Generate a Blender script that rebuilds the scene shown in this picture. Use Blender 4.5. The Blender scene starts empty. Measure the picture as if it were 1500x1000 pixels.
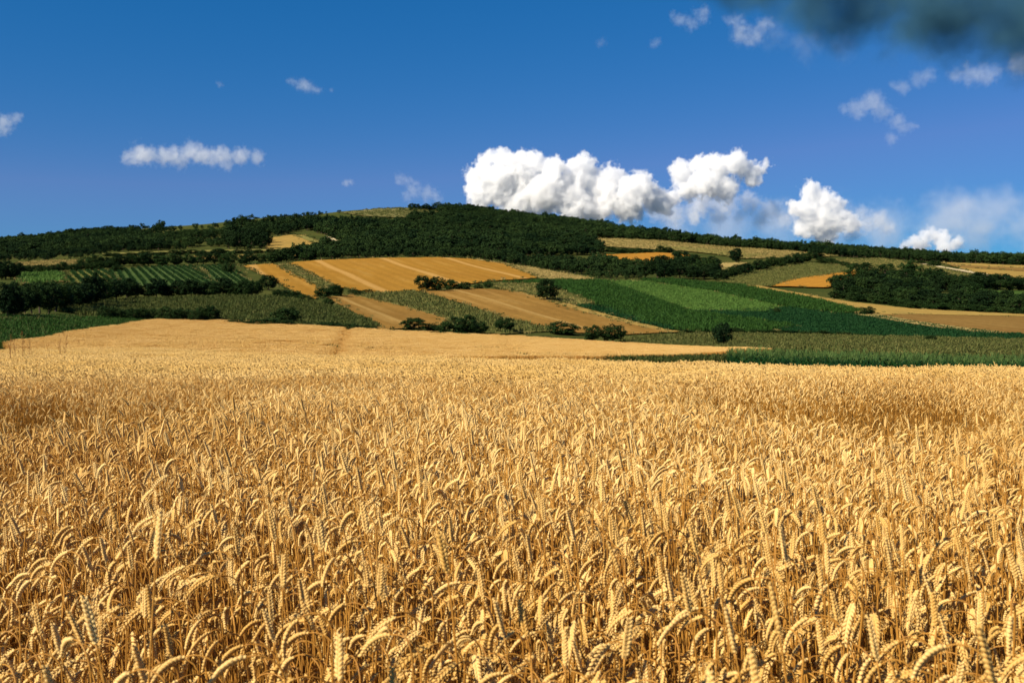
import bpy, math, random
import numpy as np
from mathutils import Vector
from mathutils.geometry import delaunay_2d_cdt

# ------------------------------------------------------------------ camera, sky, sun, exposure
SC = bpy.context.scene
COL = SC.collection
F = 1472.0            # focal length in pixels of a 1500 px wide picture
EYE = 1.5             # eye height in metres

cam_data = bpy.data.cameras.new('camera')
cam_data.sensor_width = 36.0
cam_data.lens = F / 1500.0 * 36.0
cam_data.clip_start = 0.05
cam_data.clip_end = 90000.0
cam_data.dof.use_dof = True
cam_data.dof.focus_distance = 6.0
cam_data.dof.aperture_fstop = 9.0
cam = bpy.data.objects.new('camera', cam_data)
COL.objects.link(cam)
cam.location = (0, 0, EYE)
cam.rotation_euler = (math.radians(90), 0, 0)
SC.camera = cam

SUN_EL = math.radians(35)
TO_SUN = Vector((-0.80, -0.60, 0)).normalized() * math.cos(SUN_EL) + Vector((0, 0, math.sin(SUN_EL)))
SUN_ROT = math.atan2(TO_SUN.x, TO_SUN.y)

world = bpy.data.worlds.new('World')
SC.world = world
world.use_nodes = True
wn, wl = world.node_tree.nodes, world.node_tree.links
bg = wn['Background']
sky = wn.new('ShaderNodeTexSky')
sky.sky_type = 'NISHITA'
sky.sun_disc = False
sky.sun_elevation = SUN_EL
sky.sun_rotation = SUN_ROT
sky.air_density = 1.0
sky.dust_density = 0.3
sky.ozone_density = 3.0
sky.altitude = 300
hs = wn.new('ShaderNodeHueSaturation')
hs.inputs['Saturation'].default_value = 1.2
hs.inputs['Value'].default_value = 0.75
wl.new(sky.outputs[0], hs.inputs['Color'])
sep, com = wn.new('ShaderNodeSeparateColor'), wn.new('ShaderNodeCombineColor')   # a deep, clean summer blue
wl.new(hs.outputs[0], sep.inputs[0])
for ch, gam, gain in ((0, 2.2, .345), (1, .77, .80), (2, .75, 1.37)):
    pw = wn.new('ShaderNodeMath'); pw.operation = 'POWER'; pw.inputs[1].default_value = gam; wl.new(sep.outputs[ch], pw.inputs[0])
    ml = wn.new('ShaderNodeMath'); ml.operation = 'MULTIPLY'; ml.inputs[1].default_value = gain; wl.new(pw.outputs[0], ml.inputs[0])
    mn = wn.new('ShaderNodeMath'); mn.operation = 'MINIMUM'; mn.inputs[1].default_value = .76 if ch == 0 else 99; wl.new(ml.outputs[0], mn.inputs[0])
    wl.new(mn.outputs[0], com.inputs[ch])
wl.new(com.outputs[0], bg.inputs['Color'])
bg.inputs['Strength'].default_value = 0.075

sun_data = bpy.data.lights.new('sun', 'SUN')
sun_data.energy = 5.0
sun_data.angle = math.radians(0.5)
sun_data.color = (1.0, 0.90, 0.74)
sun = bpy.data.objects.new('sun', sun_data)
COL.objects.link(sun)
sun.rotation_euler = TO_SUN.to_track_quat('Z', 'Y').to_euler()

SC.view_settings.view_transform = 'Standard'
SC.view_settings.look = 'None'
SC.view_settings.exposure = 0.8
SC.view_settings.gamma = 1.0
SC.render.engine = 'CYCLES'
cy = SC.cycles
cy.max_bounces = 12
cy.diffuse_bounces = 4
cy.glossy_bounces = 2
cy.transmission_bounces = 3
cy.transparent_max_bounces = 8
cy.volume_bounces = 20
cy.volume_max_steps = 256
cy.volume_step_rate = 1.0
cy.sample_clamp_indirect = 6.0
cy.use_denoising = True
cy.denoiser = 'OPENIMAGEDENOISE'
cy.denoising_input_passes = 'RGB_ALBEDO_NORMAL'
cy.denoising_prefilter = 'ACCURATE'

rng = np.random.default_rng(7)
random.seed(7)

# ------------------------------------------------------------------ terrain
def Z(z): return ('z', z)
# for some directions (pixel column of the straight-ahead view): distance -> pixel row of the ground there, or its height
COLS = {
    -500: [(1, Z(0)), (60, Z(0)), (75, Z(.1)), (110, 503), (155, 473), (200, 458), (260, 434), (350, 414), (430, 402), (500, 394), (650, 382), (800, 370), (950, 362), (1100, 360), (1400, 364), (2500, Z(60)), (8000, Z(60))],
    0: [(1, Z(0)), (58, Z(0)), (75, Z(.1)), (110, 500), (155, 468), (200, 456), (260, 432), (350, 412), (430, 400), (500, 392), (650, 380), (800, 368), (950, 360), (1100, 357), (1400, 361), (2500, Z(60)), (8000, Z(60))],
    200: [(1, Z(0)), (55, Z(0)), (75, Z(.3)), (110, 503), (175, 480), (195, 475), (235, 462), (275, 446), (305, 436), (360, 416), (430, 401), (500, 390), (600, 379), (680, 371), (850, 357), (1000, 345), (1100, 340), (1250, 339), (1500, 342), (2500, Z(80)), (8000, Z(60))],
    400: [(1, Z(0)), (40, Z(0)), (56, Z(-.35)), (75, Z(-.3)), (120, 506), (190, 483), (230, 469), (275, 447), (310, 436), (380, 418), (470, 402), (600, 387), (680, 377), (760, 367), (880, 351), (1000, 339), (1150, 328), (1300, 322), (1500, 323), (2500, Z(100)), (8000, Z(60))],
    600: [(1, Z(0)), (34, Z(0)), (52, Z(-.6)), (90, Z(-.7)), (130, 512), (200, 491), (240, 476), (300, 455), (370, 432), (430, 418), (520, 400), (650, 379), (720, 372), (900, 350), (1100, 330), (1300, 314), (1430, 306), (1520, 305), (1800, 312), (2500, Z(110)), (8000, Z(60))],
    800: [(1, Z(0)), (28, Z(0)), (50, Z(-.9)), (95, Z(-1.0)), (140, 516), (212, 499), (238, 491), (300, 464), (360, 441), (420, 424), (480, 412), (560, 398), (640, 388), (750, 376), (900, 359), (1100, 341), (1250, 331), (1400, 326), (1700, 330), (2500, Z(100)), (8000, Z(60))],
    1000: [(1, Z(0)), (24, Z(0)), (45, Z(-.95)), (95, Z(-1.2)), (150, 522), (200, 514), (230, 505), (265, 490), (330, 468), (400, 448), (460, 432), (540, 414), (620, 402), (700, 391), (800, 378), (900, 368), (1050, 356), (1150, 352), (1300, 351), (1600, 356), (2500, Z(90)), (8000, Z(60))],
    1200: [(1, Z(0)), (20, Z(0)), (45, Z(-1.15)), (80, Z(-1.5)), (150, 516), (200, 507), (260, 496), (300, 486), (350, 468), (420, 449), (470, 438), (540, 420), (620, 404), (700, 394), (800, 384), (900, 377), (1000, 373), (1120, 371), (1400, 375), (2500, Z(70)), (8000, Z(60))],
    1500: [(1, Z(0)), (19, Z(0)), (45, Z(-1.35)), (80, Z(-1.9)), (140, 526), (200, 511), (260, 501), (300, 491), (380, 466), (450, 453), (530, 440), (620, 424), (720, 408), (820, 398), (900, 392), (1000, 389), (1100, 388), (1400, 392), (2500, Z(55)), (8000, Z(60))],
    2000: [(1, Z(0)), (19, Z(0)), (45, Z(-1.4)), (80, Z(-2.0)), (140, 528), (200, 513), (260, 503), (300, 493), (380, 470), (450, 458), (530, 446), (620, 432), (720, 418), (820, 409), (900, 403), (1000, 399), (1100, 398), (1400, 402), (2500, Z(50)), (8000, Z(60))],
}

def pchip(x, y, xq):
    h = np.diff(x); d = np.diff(y) / h
    m = np.zeros_like(y)
    for i in range(1, len(x) - 1):
        if d[i-1] * d[i] > 0:
            w1, w2 = 2*h[i] + h[i-1], h[i] + 2*h[i-1]
            m[i] = (w1 + w2) / (w1/d[i-1] + w2/d[i])
    m[0], m[-1] = d[0], d[-1]
    k = np.clip(np.searchsorted(x, xq) - 1, 0, len(x) - 2)
    t = np.clip((xq - x[k]) / h[k], 0, 1)
    return ((2*t**3 - 3*t**2 + 1)*y[k] + (t**3 - 2*t**2 + t)*h[k]*m[k] + (-2*t**3 + 3*t**2)*y[k+1] + (t**3 - t**2)*h[k]*m[k+1])

LD = np.linspace(0, math.log(8000), 700)
DG = np.exp(LD)
cpx = np.array(sorted(COLS), float)
ctab = []
for c in sorted(COLS):
    ds = np.array([k[0] for k in COLS[c]], float)
    zs = np.array([k[1][1] if isinstance(k[1], tuple) else EYE + (500 - k[1]) / F * k[0] for k in COLS[c]], float)
    ctab.append(pchip(np.log(ds), zs, LD))
ctab = np.array(ctab)
UG = np.linspace(-0.85, 0.85, 341)
cu = (cpx - 750) / F
TAB = np.array([pchip(cu, ctab[:, j], np.clip(UG, cu[0], cu[-1])) for j in range(len(LD))]).T   # [u, D]
for _ in range(6):
    p = np.pad(TAB, ((2, 2), (0, 0)), 'edge')
    TAB = (p[:-4] + p[1:-3] + p[2:-2] + p[3:-1] + p[4:]) / 5
for _ in range(2):
    p = np.pad(TAB, ((0, 0), (1, 1)), 'edge')
    TAB = (p[:, :-2] + 2*p[:, 1:-1] + p[:, 2:]) / 4

def height(x, y):
    x = np.asarray(x, float); y = np.asarray(y, float)
    d = np.clip(y, 1.0, 7999.0)
    u = np.clip(x / d, UG[0], UG[-1] - 1e-6)
    fi = (u - UG[0]) / (UG[1] - UG[0]); i = np.clip(fi.astype(int), 0, len(UG) - 2); a = fi - i
    fj = np.log(d) / (LD[1] - LD[0]); j = np.clip(fj.astype(int), 0, len(LD) - 2); b = fj - j
    z = (TAB[i, j]*(1-a)*(1-b) + TAB[i+1, j]*a*(1-b) + TAB[i, j+1]*(1-a)*b + TAB[i+1, j+1]*a*b)
    amp = np.clip((d - 350) / 900, 0, 1) * 0.7
    return z + amp * (np.sin(x*.043 + y*.021) + np.sin(y*.037 - x*.019 + 1.3))

SD = np.exp(np.linspace(math.log(40), math.log(2400), 1600))
def hit(px, row, dmin=40.0):
    """the place on the ground seen at a pixel of the straight-ahead view"""
    u = (px - 750) / F
    s = SD[SD >= dmin]
    r = 500 - (height(u*s, s) - EYE) * F / s
    k = np.nonzero(r <= row)[0]
    j = int(k[0]) if len(k) else int(np.argmin(r))
    d = s[j]
    if len(k) and j > 0 and r[j-1] != r[j]:
        t = (r[j-1] - row) / (r[j-1] - r[j]); d = s[j-1] + t * (s[j] - s[j-1])
    return u*d, d

# ------------------------------------------------------------------ helpers
def mesh_of(name, verts, faces, mats=(), fmat=None, smooth=False, uv=None):
    me = bpy.data.meshes.new(name)
    verts = np.asarray(verts, float)
    if isinstance(faces, np.ndarray):
        k = faces.shape[1]; nf = len(faces)
        me.vertices.add(len(verts)); me.vertices.foreach_set('co', verts.ravel())
        me.loops.add(nf*k); me.loops.foreach_set('vertex_index', faces.astype(np.int32).ravel())
        me.polygons.add(nf); me.polygons.foreach_set('loop_start', np.arange(0, nf*k, k, dtype=np.int32))
        me.update(calc_edges=True)
    else:
        me.from_pydata([tuple(v) for v in verts], [], faces)
    for m in mats: me.materials.append(m)
    if fmat is not None: me.polygons.foreach_set('material_index', np.asarray(fmat, np.int32))
    if smooth: me.polygons.foreach_set('use_smooth', np.ones(len(me.polygons), bool))
    if uv is not None:
        l = me.uv_layers.new(name='rows')
        idx = np.zeros(len(me.loops), np.int32); me.loops.foreach_get('vertex_index', idx)
        l.data.foreach_set('uv', np.asarray(uv, float)[idx].ravel())
    me.update()
    return me

def link(name, data, parent=None, loc=None):
    o = bpy.data.objects.new(name, data); COL.objects.link(o)
    if parent: o.parent = parent
    if loc is not None: o.location = loc
    return o

def tag(o, label=None, cat=None, group=None, kind=None):
    for k, v in (('label', label), ('category', cat), ('group', group), ('kind', kind)):
        if v: o[k] = v
    return o

class Geo:
    """collects pieces of mesh with material slots"""
    def __init__(s): s.v = []; s.f = []; s.m = []; s.n = 0
    def add(s, v, f, m=0):
        v = np.asarray(v, float)
        s.v.append(v); s.f += [tuple(i + s.n for i in q) for q in f]; s.m += [m]*len(f); s.n += len(v)
    def mesh(s, name, mats, smooth=True):
        return mesh_of(name, np.concatenate(s.v), s.f, mats, s.m, smooth)

def tube(pts, rads, k=5):
    pts = np.asarray(pts, float); n = len(pts); v = []
    for i in range(n):
        t = pts[min(i+1, n-1)] - pts[max(i-1, 0)]; t /= np.linalg.norm(t) + 1e-9
        a = np.cross(t, (0.31, 0.95, 0.05)); a /= np.linalg.norm(a) + 1e-9; b = np.cross(t, a)
        for j in range(k):
            w = 2*math.pi*j/k
            v.append(pts[i] + rads[i]*(math.cos(w)*a + math.sin(w)*b))
    f = [(i*k + j, i*k + (j+1) % k, (i+1)*k + (j+1) % k, (i+1)*k + j) for i in range(n-1) for j in range(k)]
    f += [tuple(range((n-1)*k, n*k))]
    return v, f

# ------------------------------------------------------------------ materials
def new_mat(name):
    m = bpy.data.materials.new(name); m.use_nodes = True
    nt = m.node_tree
    b = nt.nodes['Principled BSDF']
    b.inputs['Roughness'].default_value = 0.85
    b.inputs['Specular IOR Level'].default_value = 0.15
    return m, nt, b

def leafy(name, c1, c2, trans=0.25, per_object=True, noise_scale=0.0, rough=0.65, spec=0.08):
    """thin plant matter: diffuse + a little light let through, colour varied from piece to piece"""
    m, nt, b = new_mat(name)
    N, L = nt.nodes, nt.links
    ramp = N.new('ShaderNodeMix'); ramp.data_type = 'RGBA'
    ramp.inputs[6].default_value = (*c1, 1); ramp.inputs[7].default_value = (*c2, 1)
    info = N.new('ShaderNodeObjectInfo')
    if noise_scale:
        g = N.new('ShaderNodeNewGeometry')
        no = N.new('ShaderNodeTexNoise'); no.inputs['Scale'].default_value = noise_scale; no.inputs['Detail'].default_value = 3
        L.new(g.outputs['Position'], no.inputs['Vector'])
        mr = N.new('ShaderNodeMapRange'); mr.inputs[1].default_value = .35; mr.inputs[2].default_value = .65
        L.new(no.outputs['Fac'], mr.inputs[0])
        av = N.new('ShaderNodeMath'); av.operation = 'MULTIPLY_ADD'; av.inputs[1].default_value = .5
        hv = N.new('ShaderNodeMath'); hv.operation = 'MULTIPLY'; hv.inputs[1].default_value = .5
        L.new(info.outputs['Random'], hv.inputs[0]); L.new(mr.outputs[0], av.inputs[0]); L.new(hv.outputs[0], av.inputs[2])
        L.new(av.outputs[0], ramp.inputs[0])
    else:
        L.new(info.outputs['Random'], ramp.inputs[0])
    L.new(ramp.outputs[2], b.inputs['Base Color'])
    b.inputs['Roughness'].default_value = rough
    b.inputs['Specular IOR Level'].default_value = spec
    tr = N.new('ShaderNodeBsdfTranslucent'); L.new(ramp.outputs[2], tr.inputs['Color'])
    mx = N.new('ShaderNodeMixShader'); mx.inputs[0].default_value = trans
    L.new(b.outputs[0], mx.inputs[1]); L.new(tr.outputs[0], mx.inputs[2])
    L.new(mx.outputs[0], N['Material Output'].inputs['Surface'])
    return m

def field_mat(name, c1, c2, c3=None, row_gap=0.0, row_amt=0.0, big=0.02, fine=0.8, rowc=None, line_gap=0.0, linec=None):
    """worked ground: mottled in three scales, with drill or crop rows along the field"""
    m, nt, b = new_mat(name)
    N, L = nt.nodes, nt.links
    g = N.new('ShaderNodeNewGeometry')
    uv = N.new('ShaderNodeUVMap'); uv.uv_map = 'rows'
    def noise(scale, detail, vec):
        n = N.new('ShaderNodeTexNoise'); n.inputs['Scale'].default_value = scale; n.inputs['Detail'].default_value = detail
        n.inputs['Roughness'].default_value = .65
        L.new(vec, n.inputs['Vector']); return n.outputs['Fac']
    def mapr(x, lo, hi, a=0., c=1.):
        r = N.new('ShaderNodeMapRange'); L.new(x, r.inputs[0])
        r.inputs[1].default_value = lo; r.inputs[2].default_value = hi; r.inputs[3].default_value = a; r.inputs[4].default_value = c
        return r.outputs[0]
    def mix(f, a, c):
        x = N.new('ShaderNodeMix'); x.data_type = 'RGBA'
        if hasattr(f, 'is_linked'): L.new(f, x.inputs[0])
        else: x.inputs[0].default_value = f
        for k, s in ((6, a), (7, c)):
            if hasattr(s, 'is_linked'): L.new(s, x.inputs[k])
            else: x.inputs[k].default_value = (*s, 1)
        return x.outputs[2]
    # streaks run along the rows (v), patches do not
    mp = N.new('ShaderNodeMapping'); mp.inputs['Scale'].default_value = (1, 0.08, 1); L.new(uv.outputs[0], mp.inputs[0])
    c = mix(mapr(noise(big, 5, g.outputs['Position']), .35, .65), c1, c2)
    if c3: c = mix(mapr(noise(.16, 4, mp.outputs[0]), .52, .72), c, c3)
    c = mix(mapr(noise(fine, 4, g.outputs['Position']), .3, .7, 0, .55), c, tuple(.55*x for x in c2))
    if row_gap:
        w = N.new('ShaderNodeTexWave'); w.wave_type = 'BANDS'; w.bands_direction = 'X'
        w.inputs['Scale'].default_value = 2*math.pi/20/row_gap
        w.inputs['Distortion'].default_value = .6; w.inputs['Detail'].default_value = 2; w.inputs['Detail Scale'].default_value = .3
        L.new(uv.outputs[0], w.inputs['Vector'])
        c = mix(mapr(w.outputs['Fac'], .25, .75, 0, row_amt), c, rowc or tuple(.5*x for x in c1))
    if line_gap:
        w = N.new('ShaderNodeTexWave'); w.wave_type = 'BANDS'; w.bands_direction = 'X'
        w.inputs['Scale'].default_value = 2*math.pi/20/line_gap
        w.inputs['Distortion'].default_value = .3; w.inputs['Detail'].default_value = 1
        L.new(uv.outputs[0], w.inputs['Vector'])
        c = mix(mapr(w.outputs['Fac'], .955, .995, 0, .55), c, linec or c1)
    L.new(c, b.inputs['Base Color'])
    b.inputs['Roughness'].default_value = 1.0
    b.inputs['Specular IOR Level'].default_value = 0.0
    bm = N.new('ShaderNodeBump'); bm.inputs['Strength'].default_value = .5; bm.inputs['Distance'].default_value = .5
    L.new(noise(fine*1.5, 3, g.outputs['Position']), bm.inputs['Height']); L.new(bm.outputs[0], b.inputs['Normal'])
    return m

M = {}
M['ground'] = field_mat('rough_grass', (.085, .085, .022), (.045, .060, .016), None, big=.03, fine=.6)
M['soil'] = field_mat('soil_under_wheat', (.16, .10, .045), (.10, .062, .028), None, big=.4, fine=8)
M['stubble_orange'] = field_mat('orange_stubble', (.36, .185, .030), (.31, .152, .025), (.42, .235, .052), 7, .22, big=.02, fine=.5, line_gap=42, linec=(.46, .27, .085))
M['stubble_brown'] = field_mat('brown_stubble', (.30, .168, .040), (.235, .125, .030), (.36, .215, .062), 6, .22, big=.025, fine=.5, line_gap=22, linec=(.37, .235, .075))
M['stubble_dark'] = field_mat('dark_brown_stubble', (.26, .155, .044), (.20, .112, .032), (.31, .20, .066), 7, .25, big=.02, fine=.5)
M['ripe'] = field_mat('bright_ripe_crop', (.43, .205, .03), (.37, .17, .028), None, 5, .15, big=.03, fine=.5)
M['pale'] = field_mat('pale_dry_grass', (.42, .30, .105), (.32, .235, .08), (.24, .20, .06), 5, .18, big=.04, fine=.5)
M['tan'] = field_mat('tan_stubble', (.40, .265, .070), (.32, .20, .052), (.27, .20, .056), 6, .2, big=.03, fine=.5)
M['olive'] = field_mat('olive_meadow', (.155, .145, .038), (.105, .11, .028), (.22, .19, .055), 6, .2, big=.04, fine=.5)
M['lightolive'] = field_mat('light_olive_meadow', (.24, .205, .06), (.175, .165, .045), (.31, .25, .08), 6, .2, big=.03, fine=.5)
M['green'] = field_mat('leafy_green_soil', (.022, .050, .013), (.016, .038, .010), (.032, .064, .016), 4, .3, big=.03, fine=.6)
M['lightgreen'] = field_mat('light_green_soil', (.055, .105, .022), (.042, .082, .017), (.072, .115, .026), 5, .25, big=.03, fine=.6)
M['darkgreen'] = field_mat('dark_green_soil', (.010, .040, .012), (.007, .030, .009), None, 5, .25, big=.03, fine=.6)
M['vineyard'] = field_mat('vineyard_ground', (.066, .104, .030), (.050, .084, .023), (.09, .12, .042), 0, 0, big=.03, fine=.6)
M['hilltop'] = field_mat('dry_hilltop_grass', (.20, .17, .065), (.13, .125, .042), (.27, .22, .09), 0, 0, big=.02, fine=.25)
M['track'] = field_mat('pale_track', (.58, .47, .27), (.48, .38, .20), None, big=.1, fine=.8)

M['straw'] = leafy('straw', (.60, .31, .055), (.38, .17, .026), .2, noise_scale=.45, rough=.5, spec=.25)
M['ear'] = leafy('ear_of_wheat', (.91, .67, .275), (.62, .36, .085), .18, noise_scale=.45, rough=.55, spec=.25)
M['dryleaf'] = leafy('dry_wheat_leaf', (.44, .27, .085), (.26, .14, .04), .3)
M['crop_straw'] = leafy('far_wheat_ears', (.70, .48, .18), (.60, .37, .10), .15, noise_scale=.3)
M['crop_stem'] = leafy('far_wheat_stems', (.58, .31, .075), (.52, .27, .06), .15)
M['maize'] = leafy('maize_leaf', (.008, .036, .005), (.014, .048, .007), .25, rough=.5, spec=.12)
M['tassel'] = leafy('maize_tassel', (.05, .10, .025), (.08, .12, .03), .2)
M['tuft_green'] = leafy('green_crop_leaf', (.022, .062, .010), (.032, .078, .012), .25)
M['tuft_light'] = leafy('light_green_crop_leaf', (.068, .138, .024), (.084, .152, .028), .25)
M['tuft_dark'] = leafy('dark_green_crop_leaf', (.009, .040, .011), (.013, .048, .012), .25)
M['tuft_olive'] = leafy('olive_grass_blades', (.075, .088, .022), (.13, .125, .035), .25)
M['tuft_drab'] = leafy('drab_green_grass_blades', (.040, .058, .013), (.070, .084, .020), .25)
M['tuft_dry'] = leafy('dry_pale_grass_blades', (.30, .22, .075), (.22, .18, .055), .25)
M['vine'] = leafy('vine_leaf', (.026, .062, .014), (.020, .050, .012), .25)
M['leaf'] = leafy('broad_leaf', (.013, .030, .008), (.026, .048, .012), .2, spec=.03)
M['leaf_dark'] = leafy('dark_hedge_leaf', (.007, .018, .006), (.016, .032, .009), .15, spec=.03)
M['leaf_bright'] = leafy('sunny_leaf', (.020, .045, .011), (.035, .062, .015), .25, spec=.03)  # a paler green foliage colour, for variety among the bushes
M['leaf_forest'] = leafy('forest_leaf', (.005, .016, .006), (.034, .060, .015), .15, noise_scale=.012, spec=.03)
M['bark'] = leafy('bark', (.07, .05, .032), (.05, .036, .024), 0)
M['dock'] = leafy('rusty_dock_seed', (.20, .075, .025), (.26, .11, .03), .15)

# ------------------------------------------------------------------ the ground sheet
ys = np.concatenate([[-80, -30, -8], np.exp(np.linspace(0, math.log(7900), 560))])
us = np.concatenate([np.linspace(-1.8, -.62, 24), np.linspace(-.6, .6, 300), np.linspace(.62, 1.8, 24)])
GY, GU = np.meshgrid(ys, us, indexing='ij')
GX = GU * np.maximum(GY, 40)
GZ = height(GX, GY)
ny, nu = GY.shape
ii, jj = np.meshgrid(np.arange(ny-1), np.arange(nu-1), indexing='ij')
q = np.stack([ii*nu + jj, ii*nu + jj + 1, (ii+1)*nu + jj + 1, (ii+1)*nu + jj], -1).reshape(-1, 4)
gv = np.stack([GX, GY, GZ], -1).reshape(-1, 3)
ground = link('ground', mesh_of('ground', gv, q, [M['ground']], smooth=True, uv=gv[:, :2]))
tag(ground, 'rough olive green grass of the fields edges and rising hillside', 'ground', kind='structure')

# ------------------------------------------------------------------ fields draped on the ground
def world_poly(px_poly, dmin=40.0, step=7, ragged=1.0):
    out = []
    n = len(px_poly)
    for i in range(n):
        a, b = np.array(px_poly[i], float), np.array(px_poly[(i+1) % n], float)
        k = max(1, int(np.hypot(*(b - a)) / step))
        for t in range(k):
            p = a + (b - a)*t/k
            out.append(hit(p[0] + random.uniform(-1, 1)*ragged, p[1] + random.uniform(-.3, .3)*ragged, dmin))
    return out

def inside(poly, x, y):
    poly = np.asarray(poly); x = np.asarray(x); y = np.asarray(y)
    r = np.zeros(x.shape, bool)
    x1, y1 = poly[-1]
    for x2, y2 in poly:
        c = (y1 > y) != (y2 > y)
        with np.errstate(divide='ignore', invalid='ignore'):
            r ^= c & (x < (x2 - x1)*(y - y1)/(y2 - y1 + 1e-30) + x1)
        x1, y1 = x2, y2
    return r

def drape(name, poly, mat, layer=0, dirp=None, spacing=.013):
    P = np.array(poly)
    pl = np.stack([P[:, 0]/P[:, 1], np.log(P[:, 1])], -1)
    # no duplicates along the outline
    keep = [0]
    for i in range(1, len(pl)):
        if np.hypot(*(pl[i] - pl[keep[-1]])) > 5e-4: keep.append(i)
    pl = pl[keep]
    lo, hi = pl.min(0), pl.max(0)
    gu, gl = np.meshgrid(np.arange(lo[0], hi[0], spacing), np.arange(lo[1], hi[1], spacing))
    g = np.stack([gu.ravel(), gl.ravel()], -1)
    g = g[inside(pl, g[:, 0], g[:, 1])]
    vs = [Vector(p) for p in pl] + [Vector(p) for p in g]
    n = len(pl)
    r = delaunay_2d_cdt(vs, [(i, (i+1) % n) for i in range(n)], [list(range(n))], 1, 1e-5, False)
    v = np.array([tuple(p) for p in r[0]]); d = np.exp(v[:, 1])
    x = v[:, 0]*d; y = d
    z = height(x, y) + .06 + .0006*d + layer*(.03 + .00025*d)
    if dirp:
        a, b = hit(*dirp[0]), hit(*dirp[1])
        e = np.array([b[0] - a[0], b[1] - a[1]]); e /= np.linalg.norm(e) + 1e-9
    else: e = np.array([0., 1.])
    uv = np.stack([x*e[1] - y*e[0], x*e[0] + y*e[1]], -1)
    fa = np.array([tuple(f) for f in r[2]]); ce = v[fa].mean(1)
    tri = fa[inside(pl, ce[:, 0], ce[:, 1])].tolist()
    fs = [tuple(f) if (v[f[1]][0]-v[f[0]][0])*(v[f[2]][1]-v[f[0]][1]) - (v[f[1]][1]-v[f[0]][1])*(v[f[2]][0]-v[f[0]][0]) > 0 else tuple(reversed(f)) for f in tri]
    o = link(name, mesh_of(name, np.stack([x, y, z], -1), fs, [mat], smooth=True, uv=uv))
    return tag(o, kind='structure')

FIELDS = {}
def field(key, name, label, px_poly, mat, layer=0, dirp=None, dmin=40.0):
    wp = world_poly(px_poly, dmin)
    FIELDS[key] = (np.array(wp), layer)
    o = drape(name, wp, M[mat], layer, dirp)
    return tag(o, label, 'field', kind='structure')

# left side
field('left_green', 'crop_field', 'dark green crop field left of the ripe wheat edge', [(-120, 522), (-120, 466), (60, 466), (140, 468), (236, 471), (140, 489), (60, 505), (20, 510), (-60, 516)], 'green', 0, ((100, 500), (200, 475)), 64)
field('left_strip', 'meadow_strip', 'olive grass strip above the dark green crop at far left', [(-120, 476), (-120, 463), (60, 464), (140, 467), (60, 474)], 'olive', 1, None, 64)
field('meadow_left', 'meadow', 'drab green meadow behind the golden wheat at left', [(60, 452), (160, 443), (280, 437), (390, 436), (440, 443), (490, 452), (556, 480), (500, 484), (310, 474), (240, 471), (150, 466)], 'olive', 0, ((280, 470), (390, 436)), 150)
field('vine_a', 'vineyard_field', 'small bright green plot at the far left of the hillside', [(28, 402), (86, 399), (95, 413), (30, 418)], 'lightgreen', 1)
field('vine_b', 'vineyard_field', 'olive green striped plot left of the larger vineyard', [(96, 400), (155, 397), (168, 416), (105, 416)], 'olive', 1, ((165, 415), (140, 398)))
field('vine_c', 'vineyard_field', 'large striped green vineyard above the long dark hedge', [(158, 397), (230, 392), (285, 391), (316, 420), (170, 420)], 'vineyard', 1, ((310, 418), (262, 392)))
field('vine_d', 'vineyard_field', 'striped green vineyard touching the orange stubble field', [(288, 391), (335, 390), (376, 421), (318, 421)], 'vineyard', 1, ((368, 418), (322, 391)))
field('pale_left', 'grass_field', 'pale yellow field between dark hedges at far left', [(15, 390), (30, 386), (70, 383), (125, 382), (118, 388), (70, 393), (30, 394)], 'pale', 1)
field('upper_left', 'stubble_field', 'tan field high up below the forest edge at left', [(388, 366), (393, 350), (425, 345), (445, 346), (478, 360), (468, 366)], 'tan', 1)
field('upper_left_green', 'grass_strip', 'green strip on the tan field below the forest', [(432, 347), (446, 347), (480, 359), (472, 362)], 'lightolive', 2)
field('track_left', 'farm_track', 'thin pale farm track crossing the left hillside', [(150, 372.2), (300, 368), (468, 365.6), (468, 367.6), (300, 370.4), (150, 374.2)], 'lightolive', 2)
field('bits_a', 'stubble_field', 'small orange plot between hedges below the farm track', [(283, 376), (333, 374), (335, 381), (290, 382)], 'tan', 1)
field('bits_b', 'stubble_field', 'tiny orange plot right of the hedge gap below the track', [(348, 374.5), (372, 374), (372, 380), (350, 380)], 'tan', 1)
field('bits_c', 'stubble_field', 'narrow orange plot at the foot of the forest', [(420, 371.5), (468, 370.5), (465, 377), (428, 378)], 'tan', 1)
field('path_forest', 'farm_track', 'pale path winding up beside the tan field', [(478, 348), (484, 348.5), (503, 358), (502, 361), (492, 359), (479, 351)], 'track', 3)
# the middle
field('orange_a', 'stubble_field', 'orange stubble field around the lone round bush', [(354, 390), (402, 387), (440, 407), (480, 428), (462, 439), (430, 428), (392, 408)], 'stubble_orange', 1, ((462, 437), (395, 389)))
field('green_b', 'grass_strip', 'olive grass strip dividing the orange stubble', [(405, 387), (418, 386), (486, 418), (472, 425), (444, 407)], 'lightolive', 2, ((478, 424), (412, 387)))
field('orange_c', 'stubble_field', 'broad orange stubble field below the dark forest', [(418, 386), (470, 382), (560, 379), (640, 378), (690, 380), (740, 387), (790, 408), (715, 413), (610, 428), (545, 430), (488, 420)], 'stubble_orange', 1, ((560, 428), (460, 382)))
field('orange_pale', 'grass_strip', 'pale dry grass strip right of the broad orange stubble', [(688, 380.5), (700, 381), (770, 392), (840, 404), (880, 412), (800, 412.5), (782, 405), (740, 388)], 'pale', 2, ((870, 411), (700, 382)))
field('brown_left', 'stubble_field', 'brown stubble field right of the drab green meadow', [(478, 436), (525, 432), (600, 452), (660, 470), (645, 480), (556, 484), (528, 464)], 'stubble_brown', 1, ((640, 478), (520, 434)))
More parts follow.
